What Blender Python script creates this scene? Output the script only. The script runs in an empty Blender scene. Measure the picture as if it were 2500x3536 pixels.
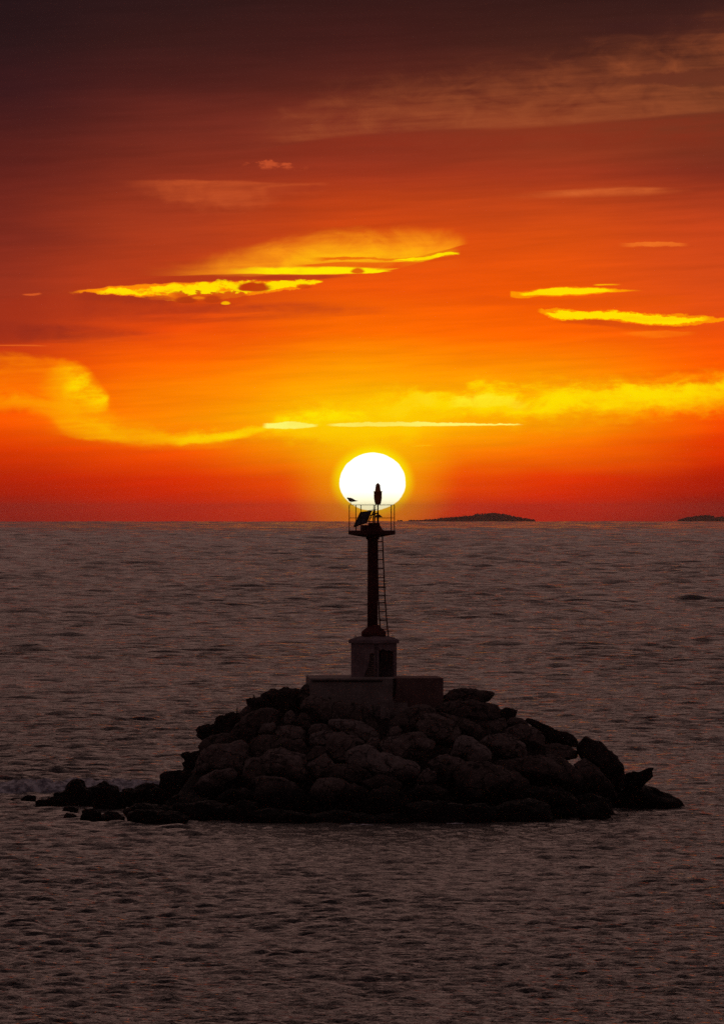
import bpy, bmesh, math, random
import numpy as np
from mathutils import Vector, Matrix

random.seed(7)
C = bpy.context.scene.collection
SC = bpy.context.scene
F = 24420.0           # focal length in photo pixels (2500 wide); the sun's disc fixes it
EYE = 11.0            # eye height above the water
RE = 7.4e6            # effective earth radius
U0, V0 = 1250.0, 1761.0

# ------------------------------------------------------------------ camera
cam = bpy.data.cameras.new('camera')
cam.sensor_fit = 'HORIZONTAL'; cam.sensor_width = 36.0
cam.lens = 36.0 * F / 2500.0
cam.clip_start = 1.0; cam.clip_end = 200000.0
cam_o = bpy.data.objects.new('camera', cam); C.objects.link(cam_o)
cam_o.location = (0, 0, EYE)
cam_o.rotation_euler = (math.pi / 2 - 7.0 / F, 0, 0)
SC.camera = cam_o

# ------------------------------------------------------------------ sun + exposure
SUN_AZ = (1286.6 - U0) / F            # radians clockwise from +Y
SUN_EL = (V0 - 1669.0) / F
sun = bpy.data.lights.new('sun', 'SUN')
sun.energy = 0.0003; sun.angle = math.radians(0.5); sun.color = (1.0, 0.42, 0.12)
sun_o = bpy.data.objects.new('sun', sun); C.objects.link(sun_o)
sd = Vector((math.sin(SUN_AZ) * math.cos(SUN_EL), math.cos(SUN_AZ) * math.cos(SUN_EL), math.sin(SUN_EL)))
sun_o.rotation_euler = sd.to_track_quat('Z', 'Y').to_euler()
sun_o.location = (0, 300, 60)
SC.view_settings.view_transform = 'Standard'
SC.view_settings.look = 'None'
SC.view_settings.exposure = 0.0
SC.view_settings.gamma = 1.0
SC.render.engine = 'CYCLES'
SC.cycles.max_bounces = 5
SC.cycles.sample_clamp_indirect = 1.0
SC.cycles.use_denoising = False
SC.cycles.sample_clamp_direct = 2.5
SC.cycles.volume_bounces = 0

# ------------------------------------------------------------------ world (sunset sky)
def lin(c):
    r = []
    for x in c[:3]:
        x = x / 255.0
        r.append(x / 12.92 if x <= 0.04045 else ((x + 0.055) / 1.055) ** 2.4)
    return (r[0], r[1], r[2], 1.0)

class G:                                   # tiny expression builder for node trees
    def __init__(s, nt): s.nt = nt
    def put(s, sock, v):
        if isinstance(v, bpy.types.NodeSocket): s.nt.links.new(v, sock)
        else: sock.default_value = v
    def m(s, op, a, b=None, c=None, clamp=False):
        n = s.nt.nodes.new('ShaderNodeMath'); n.operation = op; n.use_clamp = clamp
        for i, v in enumerate((a, b, c)):
            if v is not None: s.put(n.inputs[i], v)
        return n.outputs[0]
    def add(s, a, b): return s.m('ADD', a, b)
    def sub(s, a, b): return s.m('SUBTRACT', a, b)
    def mul(s, a, b): return s.m('MULTIPLY', a, b)
    def mad(s, a, b, c): return s.m('MULTIPLY_ADD', a, b, c)
    def ss(s, a, b, x, o0=0.0, o1=1.0):    # smooth step of x from a to b
        n = s.nt.nodes.new('ShaderNodeMapRange'); n.interpolation_type = 'SMOOTHSTEP'
        if isinstance(a, (int, float)) and isinstance(b, (int, float)) and a > b:
            a, b, o0, o1 = b, a, o1, o0
        s.put(n.inputs[0], x); s.put(n.inputs[1], a); s.put(n.inputs[2], b)
        s.put(n.inputs[3], o0); s.put(n.inputs[4], o1)
        return n.outputs[0]
    def lin(s, a, b, x, o0=0.0, o1=1.0):
        n = s.nt.nodes.new('ShaderNodeMapRange'); n.clamp = True
        s.put(n.inputs[0], x); s.put(n.inputs[1], a); s.put(n.inputs[2], b)
        s.put(n.inputs[3], o0); s.put(n.inputs[4], o1)
        return n.outputs[0]
    def vec(s, x, y, z=0.0):
        n = s.nt.nodes.new('ShaderNodeCombineXYZ')
        for i, v in enumerate((x, y, z)): s.put(n.inputs[i], v)
        return n.outputs[0]
    def noise(s, v, scale=1.0, detail=4.0, rough=0.55, dist=0.0):
        n = s.nt.nodes.new('ShaderNodeTexNoise')
        s.put(n.inputs['Vector'], v); n.inputs['Scale'].default_value = scale
        n.inputs['Detail'].default_value = detail; n.inputs['Roughness'].default_value = rough
        n.inputs['Distortion'].default_value = dist
        return n.outputs[0]
    def mix(s, f, a, b, mode='MIX'):
        n = s.nt.nodes.new('ShaderNodeMix'); n.data_type = 'RGBA'; n.blend_type = mode
        n.clamp_factor = True
        s.put(n.inputs[0], f); s.put(n.inputs[6], a); s.put(n.inputs[7], b)
        return n.outputs[2]
    def ramp(s, f, stops, interp='LINEAR'):
        n = s.nt.nodes.new('ShaderNodeValToRGB'); e = n.color_ramp.elements
        n.color_ramp.interpolation = interp
        while len(e) > 1: e.remove(e[-1])
        e[0].position = stops[0][0]; e[0].color = stops[0][1]
        for p, c in stops[1:]:
            k = e.new(p); k.color = c
        s.put(n.inputs[0], f); return n.outputs[0]
    def curve(s, x, pts):
        n = s.nt.nodes.new('ShaderNodeFloatCurve'); cm = n.mapping; cm.use_clip = False
        cv = cm.curves[0]
        pts = sorted(pts)
        if pts[0][0] > 0.001: pts = [(0.0, pts[0][1])] + pts
        if pts[-1][0] < 0.999: pts = pts + [(1.0, pts[-1][1])]
        while len(cv.points) > 2: cv.points.remove(cv.points[1])
        cv.points[0].location = pts[0]; cv.points[1].location = pts[-1]
        for p in pts[1:-1]: cv.points.new(p[0], p[1])
        cm.update(); s.put(n.inputs[1], x); return n.outputs[0]

world = bpy.data.worlds.new('World'); SC.world = world; world.use_nodes = True
nt = world.node_tree; nt.nodes.clear(); g = G(nt)
tc = nt.nodes.new('ShaderNodeTexCoord')
sep = nt.nodes.new('ShaderNodeSeparateXYZ'); nt.links.new(tc.outputs['Generated'], sep.inputs[0])
az = g.m('ARCTAN2', sep.outputs[0], sep.outputs[1])
el = g.m('ARCSINE', sep.outputs[2])
u = g.mad(az, F, U0)                      # angles in 1/24420 rad
v = g.mad(el, -F, V0)
nA = g.noise(g.vec(g.mul(u, 1 / 700.), g.mul(v, 1 / 150.), 3.1), 1, 3)
nS = g.noise(g.vec(g.mul(u, 1 / 420.), g.mad(v, 1 / 26., g.mul(u, 0.002)), 7.7), 1, 5, 0.6)    # streaks
nB = g.noise(g.vec(g.mul(u, 1 / 70.), g.mul(v, 1 / 34.), 1.3), 1, 6, 0.62)
nW = g.noise(g.vec(g.mul(u, 1 / 150.), g.mul(v, 1 / 75.), 5.9), 1, 6, 0.6, 0.6)
nC = g.noise(g.vec(g.mul(u, 1 / 46.), g.mul(v, 1 / 20.), 9.3), 1, 6, 0.66)
cA, cS, cB, cW, cC = [g.sub(n, 0.5) for n in (nA, nS, nB, nW, nC)]
vb = g.add(v, g.mad(cA, 90.0, g.mul(cS, 22.0)))
nS0, cS0 = nS, cS
cS, cB, cW, cC = [g.mul(n, 2.3) for n in (cS, cB, cW, cC)]

rows = [-200, 0, 150, 300, 450, 600, 800, 1000, 1150, 1250, 1350, 1450, 1550, 1650, 1750, 1810]
cols = [
 (0,    [(29,16,22),(33,18,23),(39,20,24),(54,23,27),(76,28,27),(98,33,28),(122,40,29),(152,48,29),(172,50,24),(212,60,8),(250,84,0),(252,88,0),(222,56,0),(184,34,4),(160,22,4),(150,18,4)]),
 (600,  [(37,20,24),(44,22,24),(55,25,25),(80,31,28),(110,40,30),(134,46,29),(172,58,28),(198,62,20),(238,75,8),(255,100,0),(255,128,0),(255,140,0),(246,84,0),(222,46,0),(200,32,0),(190,28,0)]),
 (1250, [(44,21,24),(53,24,24),(68,28,26),(90,36,28),(130,48,33),(158,52,28),(208,70,16),(238,85,8),(255,108,0),(255,146,0),(255,172,0),(255,188,0),(255,166,0),(246,92,0),(236,62,0),(226,52,0)]),
 (1900, [(44,22,24),(52,25,24),(66,31,26),(98,42,30),(138,56,32),(160,54,28),(215,76,16),(240,85,5),(255,100,0),(255,134,0),(255,160,0),(255,160,0),(252,108,0),(230,52,0),(208,32,0),(194,28,2)]),
 (2500, [(46,24,25),(54,27,26),(70,33,28),(96,48,32),(116,52,33),(128,44,29),(198,66,26),(216,74,22),(240,80,10),(255,88,0),(255,104,0),(252,74,0),(216,36,0),(176,26,4),(142,18,8),(134,16,8)])]
fr = g.lin(-200.0, 1810.0, vb)
base = None
for i, (cu, cc) in enumerate(cols):
    r = g.ramp(fr, [((y + 200) / 2010., lin(c)) for y, c in zip(rows, cc)])
    base = r if base is None else g.mix(g.ss(float(cols[i-1][0]) - 60, float(cu) + 60, g.add(u, g.mul(cA, 260.0))), base, r)
# fine streaky modulation
cc_ = nt.nodes.new('ShaderNodeCombineColor')
_m = g.mad(cS0, 0.38, 1.0)
for _i in range(3): nt.links.new(_m, cc_.inputs[_i])
base = g.mix(1.0, base, cc_.outputs[0], 'MULTIPLY')
col = base
KK = 1.5404

MV = g.mad(cW, .45, g.mul(cS, .35))
def band(col, top, bot, color, st=8.0, sb=8.0, wt=0.0, wb=0.0, ends=(40, 40), strength=1.0, wn=None, mod=None, wn2=None):
    """a cloud lit or dark between two edges given as (u, v) rows (photo scale / KK)"""
    wn = cB if wn is None else wn
    wn2 = wn if wn2 is None else wn2
    us = [p[0] for p in top] + [p[0] for p in bot]
    # tie every band to the one before it so that the shader compiler works through them one by one
    sc_ = nt.nodes.new('ShaderNodeSeparateColor'); nt.links.new(col, sc_.inputs[0])
    u_ = g.mad(sc_.outputs[0], 1e-7, u); v_ = g.mad(sc_.outputs[0], 1e-7, v)
    x = g.mul(u_, 1 / 2500.)
    T = g.curve(x, [(p[0] * KK / 2500., p[1] * KK / 1800.) for p in top])
    B = g.curve(x, [(p[0] * KK / 2500., p[1] * KK / 1800.) for p in bot])
    vt = g.mad(wn, wt, v_); vbm = g.mad(wn2, wb, v_)
    a = g.ss(-st * .5, st * .5, g.mad(T, -1800., vt))
    b = g.ss(-sb * .5, sb * .5, g.sub(g.mul(B, 1800.), vbm))
    mk = g.mul(a, b)
    u0, u1 = min(us) * KK, max(us) * KK
    if u0 <= 5: mk = g.mul(mk, g.ss(-1500.0, -60.0, u_))
    if u1 >= 2495: mk = g.mul(mk, g.ss(4200.0, 2560.0, u_))
    if u0 > 5: mk = g.mul(mk, g.ss(u0 - ends[0] * .3, u0 + ends[0], u_))
    if u1 < 2495: mk = g.mul(mk, g.ss(u1 + ends[1] * .3, u1 - ends[1], u_))
    mk = g.m('MULTIPLY_ADD', mk, MV, g.mul(mk, strength * 1.02), clamp=True)
    if mod is not None: mk = g.m('MULTIPLY', mk, mod, clamp=True)
    return g.mix(mk, col, lin(color) if not isinstance(color, bpy.types.NodeSocket) else color)

# faint brown veils high up
col = band(col, [(560, 300), (700, 240), (900, 205), (1200, 165), (1400, 120), (1623, 60)],
           [(560, 335), (650, 322), (750, 308), (900, 295), (1000, 290), (1200, 286), (1400, 268), (1623, 250)],
           (166, 84, 46), 190, 14, 60, 8, (260, 20), 0.29, cW)
col = band(col, [(570, 338), (700, 314), (900, 298), (1100, 290), (1400, 272), (1623, 254)],
           [(570, 348), (750, 350), (1000, 346), (1300, 336), (1623, 330)],
           (136, 44, 26), 22, 60, 8, 30, (160, 40), 0.4, cS)
col = band(col, [(1380, 175), (1450, 168), (1623, 152)], [(1380, 186), (1450, 188), (1623, 192)], (88, 38, 30), 16, 16, 20, 20, (90, 20), 0.5, cB)
col = band(col, [(1300, 52), (1450, 50), (1623, 44)], [(1300, 72), (1450, 74), (1623, 76)], (58, 27, 27), 26, 26, 30, 30, (160, 20), 0.5, cS)
col = band(col, [(290, 404), (450, 404), (560, 406), (600, 410), (640, 412), (740, 410)], [(290, 425), (400, 450), (500, 462), (586, 464), (600, 450), (660, 430), (740, 414)],
           (206, 88, 42), 10, 70, 7, 40, (200, 40), 0.42, cB)
col = band(col, [(588, 420), (650, 416), (740, 415)], [(588, 442), (650, 434), (740, 424)], (160, 50, 26), 8, 22, 4, 14, (30, 60), 0.5, cS)
col = band(col, [(545, 366), (600, 364), (690, 368)], [(545, 384), (600, 380), (690, 382)], (206, 84, 44), 5, 10, 30, 30, (30, 30), 0.6, cB, g.ss(0.45, 0.62, nB))
col = band(col, [(1150, 434), (1300, 426), (1420, 420), (1540, 424)], [(1150, 446), (1300, 440), (1420, 436), (1540, 430)],
           (226, 110, 50), 14, 18, 10, 10, (240, 160), 0.38, cS)
col = band(col, [(1390, 545), (1460, 543), (1540, 546)], [(1390, 553), (1460, 552), (1540, 553)], (246, 120, 36), 4, 5, 8, 8, (50, 40), 0.6, cB)
# orange glow above the upper streak
col = band(col, [(360, 610), (450, 592), (560, 566), (660, 545), (800, 528), (960, 528), (1010, 534), (1048, 543)],
           [(360, 618), (600, 618), (800, 610), (870, 596), (940, 574), (1000, 560), (1048, 546)],
           (255, 152, 20), 80, 5, 26, 5, (330, 30), 0.80, cW)
col = band(col, [(600, 600), (680, 562), (800, 555), (900, 560), (980, 568), (1030, 566)],
           [(600, 614), (785, 613), (870, 606), (940, 588), (1000, 574), (1030, 570)],
           (255, 190, 10), 60, 5, 14, 5, (160, 30), 0.55, cW)
col = band(col, [(520, 602), (600, 600), (700, 598), (800, 598), (875, 606)], [(520, 613), (640, 614), (785, 613), (830, 612), (875, 609)],
           (255, 232, 0), 10, 4, 8, 5, (150, 40), 1.0, cB)
# dark filaments across it
col = band(col, [(700, 578), (760, 575), (860, 578), (930, 577), (1000, 570)], [(700, 584), (780, 581), (860, 582), (930, 580), (1000, 573)],
           (238, 110, 10), 4, 4, 10, 10, (60, 30), 0.9, cB)
col = band(col, [(660, 592), (760, 587), (860, 586), (960, 586), (1050, 578)], [(660, 596), (760, 597), (830, 600), (900, 602), (1050, 602)],
           (232, 84, 12), 4, 6, 8, 8, (60, 60), 0.9, cS)
col = band(col, [(880, 580), (940, 577), (985, 568), (1030, 566)], [(880, 583), (940, 584), (985, 574), (1030, 570)], (255, 226, 0), 3, 3, 10, 10, (30, 14), 0.9, cB)
# dark bar, then the long lower streak
col = band(col, [(280, 628), (400, 618), (560, 614), (700, 615), (790, 616)], [(280, 640), (400, 634), (560, 629), (700, 627), (790, 620)],
           (178, 54, 22), 5, 8, 6, 8, (150, 100), 0.8, cS)
col = band(col, [(50, 659), (95, 657)], [(50, 662), (80, 662), (95, 660)], (222, 92, 36), 3, 3, 5, 5, (14, 14), 0.8, cB)
col = band(col, [(158, 652), (250, 643), (330, 637), (420, 632), (540, 630), (640, 629), (724, 628)],
           [(158, 656), (200, 657), (250, 660), (300, 664), (360, 672), (430, 674), (520, 668), (600, 655), (660, 648), (724, 633)],
           (255, 138, 6), 5, 5, 9, 14, (50, 16), 0.92, cB, None, cC)
col = band(col, [(215, 652), (300, 647), (420, 634), (540, 631), (620, 631), (724, 629)],
           [(215, 657), (300, 659), (400, 660), (500, 656), (560, 654), (620, 647), (680, 638), (724, 632)],
           (255, 222, 0), 8, 5, 22, 16, (50, 10), 1.0, cB, g.ss(0.34, 0.5, nB), cC)
col = band(col, [(380, 660), (440, 657), (520, 654), (560, 656)], [(380, 676), (440, 684), (500, 686), (560, 676)], (206, 66, 14), 4, 8, 30, 10, (40, 30), 0.85, cC)
col = band(col, [(0, 668), (200, 660), (400, 680), (700, 678), (900, 690)], [(0, 724), (300, 716), (600, 706), (900, 700)], (160, 46, 24), 30, 40, 20, 40, (20, 240), 0.42, cS)
col = band(col, [(160, 661), (200, 656), (240, 662), (300, 664), (400, 668)], [(160, 672), (400, 684)], (166, 50, 24), 6, 16, 14, 10, (30, 60), 0.75, cC)
col = band(col, [(0, 722), (200, 730), (400, 746)], [(0, 768), (200, 764), (400, 756)], (140, 40, 26), 30, 30, 20, 20, (20, 200), 0.45, cS)
col = band(col, [(0, 773), (50, 773), (110, 776)], [(0, 776), (50, 777), (110, 778)], (226, 92, 26), 3, 3, 6, 6, (10, 50), 0.8, cS)
def puff(col, cu, cv, ru, rv, color, strength=.95, soft=.3):
    sc_ = nt.nodes.new('ShaderNodeSeparateColor'); nt.links.new(col, sc_.inputs[0])
    u_ = g.mad(sc_.outputs[0], 1e-7, u); v_ = g.mad(sc_.outputs[0], 1e-7, v)
    a = g.mul(g.sub(u_, cu * KK), 1 / (ru * KK)); b = g.mul(g.sub(v_, cv * KK), 1 / (rv * KK))
    b = g.mul(b, g.lin(-.1, .1, b, 1.0, 1.9))                    # flat-bottomed
    r = g.mad(cC, .34, g.m('SQRT', g.add(g.mul(a, a), g.mul(b, b))))
    r = g.mad(cB, .22, r)
    return g.mix(g.mul(g.ss(1.0 + soft, 1.0 - soft, r), strength), col, lin(color))
for cu, cv, ru, rv, cc2, st2 in ((571, 646, 35, 13, (192, 56, 10), .98), (548, 647, 14, 9, (192, 56, 10), .9), (801, 608, 16, 8, (222, 74, 10), .92), (682, 643, 17, 7, (212, 70, 10), .85),
                      (418, 674, 24, 10, (176, 54, 16), .85), (476, 673, 20, 10, (186, 58, 14), .85), (360, 669, 26, 7, (196, 66, 18), .7),
                      (506, 680, 10, 5, (255, 186, 0), .9), (445, 668, 14, 4, (250, 140, 10), .6), (1386, 716, 16, 5, (226, 84, 8), .8), (1350, 717, 22, 4, (226, 84, 8), .7)):
    col = puff(col, cu, cv, ru, rv, cc2, st2)
# right-hand streaks
col = band(col, [(1143, 653), (1200, 649), (1290, 643), (1380, 648), (1435, 651)], [(1143, 664), (1160, 668), (1210, 664), (1300, 662), (1380, 655), (1435, 653)],
           (255, 150, 0), 7, 6, 10, 8, (6, 60), 1.0, cB)
col = band(col, [(1165, 654), (1220, 649), (1290, 645), (1380, 650)], [(1165, 662), (1220, 661), (1300, 659), (1380, 654)], (255, 222, 0), 5, 4, 12, 8, (20, 50), 1.0, cB)
col = band(col, [(1330, 637), (1390, 636)], [(1330, 640), (1390, 639)], (255, 180, 0), 3, 3, 5, 5, (20, 30), 0.8, cB)
col = band(col, [(1205, 694), (1260, 692), (1300, 696), (1380, 696), (1460, 703), (1540, 706), (1623, 713)],
           [(1205, 700), (1235, 712), (1260, 717), (1350, 717), (1400, 722), (1490, 731), (1560, 728), (1623, 720)],
           (255, 146, 0), 5, 5, 16, 10, (16, 10), 1.0, cC)
col = band(col, [(1222, 699), (1300, 699), (1380, 700), (1460, 706), (1540, 711), (1590, 714)],
           [(1222, 706), (1260, 714), (1350, 714), (1400, 719), (1480, 727), (1540, 724), (1590, 718)],
           (255, 224, 0), 6, 4, 22, 14, (16, 40), 1.0, cC)
col = band(col, [(1240, 718), (1350, 717), (1400, 724), (1490, 731), (1560, 730)], [(1240, 722), (1350, 730), (1450, 740), (1560, 734)],
           (214, 74, 12), 3, 12, 8, 10, (60, 60), 0.75, cC)
col = band(col, [(1390, 744), (1470, 741), (1560, 744)], [(1390, 750), (1470, 757), (1560, 750)], (255, 124, 12), 6, 14, 8, 8, (60, 50), 0.6, cB)
col = band(col, [(1000, 664), (1100, 662), (1150, 668), (1300, 668), (1450, 660), (1560, 664)], [(1000, 684), (1200, 684), (1400, 690), (1560, 686)],
           (226, 80, 8), 10, 20, 10, 20, (160, 100), 0.45, cS)
# the yellow bank
wy = g.mad(cW, .8, g.mul(cB, .55))
col = band(col, [(560, 930), (650, 908), (760, 905), (850, 895), (960, 870), (1020, 874), (1080, 848), (1200, 862), (1350, 862), (1480, 858), (1623, 846)],
           [(560, 985), (700, 972), (850, 960), (1020, 946), (1200, 945), (1350, 935), (1480, 930), (1623, 915)],
           (255, 172, 0), 90, 90, 70, 90, (90, 10), 0.8, wy)
col = band(col, [(600, 948), (650, 925), (760, 930), (850, 908), (960, 882), (1020, 884), (1080, 864), (1200, 882), (1350, 880), (1480, 876), (1623, 864)],
           [(600, 962), (700, 955), (850, 940), (1000, 926), (1100, 928), (1200, 930), (1300, 915), (1480, 905), (1623, 884)],
           (255, 218, 0), 56, 60, 70, 60, (60, 10), 0.98, wy, g.ss(0.18, 0.48, nW))
col = band(col, [(1005, 892), (1080, 880), (1150, 890), (1190, 902)], [(1005, 912), (1080, 908), (1190, 908)], (255, 242, 50), 26, 22, 40, 40, (50, 60), 0.45, wy)
col = band(col, [(800, 910), (900, 896), (985, 885)], [(800, 938), (900, 930), (985, 908)], (255, 242, 50), 30, 30, 60, 60, (60, 70), 0.5, wy, g.ss(0.36, 0.56, nW))
col = band(col, [(585, 945), (650, 915), (720, 905), (800, 895), (900, 880), (1010, 880)], [(585, 975), (700, 985), (850, 985), (1010, 960)],
           (255, 206, 0), 60, 70, 50, 60, (60, 160), 0.7, wy)
col = band(col, [(610, 948), (660, 925), (700, 928), (760, 925), (830, 915)], [(610, 958), (700, 955), (830, 945)],
           (255, 232, 0), 30, 24, 50, 30, (30, 60), 0.7, wy, g.ss(0.36, 0.58, nB))
col = band(col, [(1180, 875), (1350, 872), (1480, 866), (1623, 856)], [(1180, 915), (1350, 905), (1480, 895), (1623, 876)],
           (255, 222, 0), 40, 46, 36, 40, (120, 10), 0.7, cB)
# left swirl: a curling puff with a lit right edge, then the bank running right
col = band(col, [(0, 792), (60, 796), (120, 806), (180, 822), (225, 856), (248, 892), (262, 912)],
           [(0, 880), (60, 900), (120, 925), (180, 950), (225, 940), (248, 925), (262, 918)],
           (255, 128, 0), 30, 90, 24, 60, (10, 30), 0.5, cW)
col = band(col, [(95, 845), (140, 822), (180, 832), (220, 862), (246, 892)], [(95, 900), (140, 925), (180, 940), (220, 930), (246, 908)],
           (255, 184, 0), 60, 60, 34, 40, (110, 16), 0.66, cB)
col = band(col, [(140, 850), (180, 845), (220, 872), (246, 896)], [(140, 885), (180, 905), (220, 915), (246, 908)],
           (255, 224, 0), 44, 44, 40, 40, (60, 12), 0.55, cB, g.ss(.38, .6, nB))
col = band(col, [(0, 880), (100, 893), (180, 918), (250, 936), (330, 950), (400, 962), (500, 962), (560, 952), (620, 938)],
           [(0, 915), (100, 930), (150, 965), (240, 985), (300, 996), (390, 1002), (480, 994), (560, 976), (620, 956)],
           (255, 160, 0), 60, 50, 44, 36, (10, 20), 0.60, cW)
col = band(col, [(120, 930), (200, 945), (300, 962), (400, 972), (500, 966)], [(120, 975), (200, 985), (300, 992), (400, 996), (500, 982)],
           (255, 190, 0), 30, 20, 36, 20, (160, 60), 0.45, cB)
col = band(col, [(380, 985), (450, 978), (520, 966), (580, 953), (640, 940)], [(380, 997), (450, 994), (520, 984), (580, 968), (640, 958)],
           (255, 212, 0), 18, 16, 18, 14, (90, 30), 0.8, cB)
# thin bright line of small clouds
col = band(col, [(590, 950), (650, 946), (712, 950)], [(590, 958), (650, 961), (712, 956)], (255, 248, 110), 4, 4, 9, 6, (20, 20), 1.0, cC)
col = band(col, [(735, 950), (800, 947), (900, 946), (1000, 948), (1100, 950), (1172, 951.5)], [(735, 955), (800, 956), (900, 955), (1000, 954.5), (1100, 953.5), (1172, 953)],
           (255, 248, 110), 3, 3, 8, 4, (40, 30), 1.0, cC)
col = band(col, [(920, 999), (972, 997)], [(920, 1002), (972, 999.5)], (255, 176, 10), 2.5, 2.5, 4, 4, (20, 20), 0.8, cB)
# glow round the disc
du = g.sub(u, 1286.6); dv = g.sub(v, 1668.0)
dvs = g.m('DIVIDE', dv, g.lin(-1.0, 1.0, dv, 104.0, 95.0))
rr = g.m('SQRT', g.add(g.m('POWER', g.m('DIVIDE', du, 113.0), 2.0), g.m('POWER', dvs, 2.0)))
rg = g.m('SQRT', g.add(g.m('POWER', g.m('DIVIDE', du, 150.0), 2.0), g.m('POWER', g.m('DIVIDE', g.add(dv, 45.0), 165.0), 2.0)))
col = g.mix(g.mul(g.ss(2.2, 0.5, rg), 0.42), col, lin((255, 205, 0)))
col = g.mix(g.mul(g.ss(1.38, 0.95, rr), g.ss(110.0, -60.0, dv, 0.35, 0.85)), col, lin((255, 236, 0)))
dcol = g.mix(g.ss(-20.0, 95.0, dv), (1.6, 1.6, 1.5, 1), (1.3, 1.2, 0.70, 1))
col = g.mix(g.ss(1.02, 0.985, g.mad(cB, 0.03, rr)), col, dcol)
# higher sky, out of the frame: dim maroon turning to dull mauve overhead
eh = g.m('DIVIDE', el, math.pi / 2)
nH = g.noise(g.vec(g.mul(az, 2.0), g.mul(el, 9.0), 2.0), 1, 4)
high = g.ramp(g.mad(g.sub(nH, .5), .03, eh), [(0.0, (0.05, 0.012, 0.010, 1)), (0.046, (0.032, 0.0125, 0.013, 1)), (0.07, (0.13, 0.062, 0.055, 1)), (0.12, (0.315, 0.177, 0.146, 1)),
                       (0.32, (0.27, 0.152, 0.130, 1)), (0.55, (0.10, 0.064, 0.066, 1)), (1.0, (0.035, 0.024, 0.027, 1))])
col = g.mix(g.ss(-40.0, -330.0, v), col, high)
# away from the sun the low sky is a dull mauve too
away = g.m('ABSOLUTE', g.sub(az, SUN_AZ))
col = g.mix(g.ss(0.12, 0.9, away), col, g.ramp(eh, [(0, (0.05, 0.028, 0.030, 1)), (0.2, (0.06, 0.038, 0.04, 1)), (1, (0.035, 0.024, 0.027, 1))]))
col = g.mix(g.ss(1840.0, 2300.0, v), col, (0.03, 0.019, 0.019, 1))
bg = nt.nodes.new('ShaderNodeBackground'); nt.links.new(col, bg.inputs[0]); bg.inputs[1].default_value = 1.0
sky = nt.nodes.new('ShaderNodeTexSky'); sky.sky_type = 'NISHITA'; sky.sun_disc = False
sky.sun_elevation = SUN_EL; sky.sun_rotation = SUN_AZ
bg2 = nt.nodes.new('ShaderNodeBackground'); nt.links.new(sky.outputs[0], bg2.inputs[0])
bg2.inputs[1].default_value = 0.0004
ad = nt.nodes.new('ShaderNodeAddShader'); nt.links.new(bg.outputs[0], ad.inputs[0]); nt.links.new(bg2.outputs[0], ad.inputs[1])
wo = nt.nodes.new('ShaderNodeOutputWorld'); nt.links.new(ad.outputs[0], wo.inputs[0])
world.cycles.sampling_method = 'MANUAL'; world.cycles.sample_map_resolution = 2048

# ------------------------------------------------------------------ helpers
def tag(o, label=None, cat=None, group=None, kind=None):
    if label: o['label'] = label
    if cat: o['category'] = cat
    if group: o['group'] = group
    if kind: o['kind'] = kind
    return o
def at(px, py, D):                       # photo pixel at distance D -> world point
    return Vector(((px - U0) / F * D, D, EYE - (py - V0) / F * D))
def add_mesh(name, verts, faces, mat, parent=None, smooth=False):
    me = bpy.data.meshes.new(name); me.from_pydata([tuple(p) for p in verts], [], faces); me.validate(); me.update()
    if mat: me.materials.append(mat)
    if smooth: me.polygons.foreach_set('use_smooth', [True] * len(me.polygons))
    o = bpy.data.objects.new(name, me); C.objects.link(o)
    if parent:
        o.parent = parent; o.matrix_parent_inverse = Matrix.Translation(-parent.location)
    return o
def empty(name, loc):
    o = bpy.data.objects.new(name, None); o.location = loc; o.empty_display_size = .3; C.objects.link(o); return o
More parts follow.
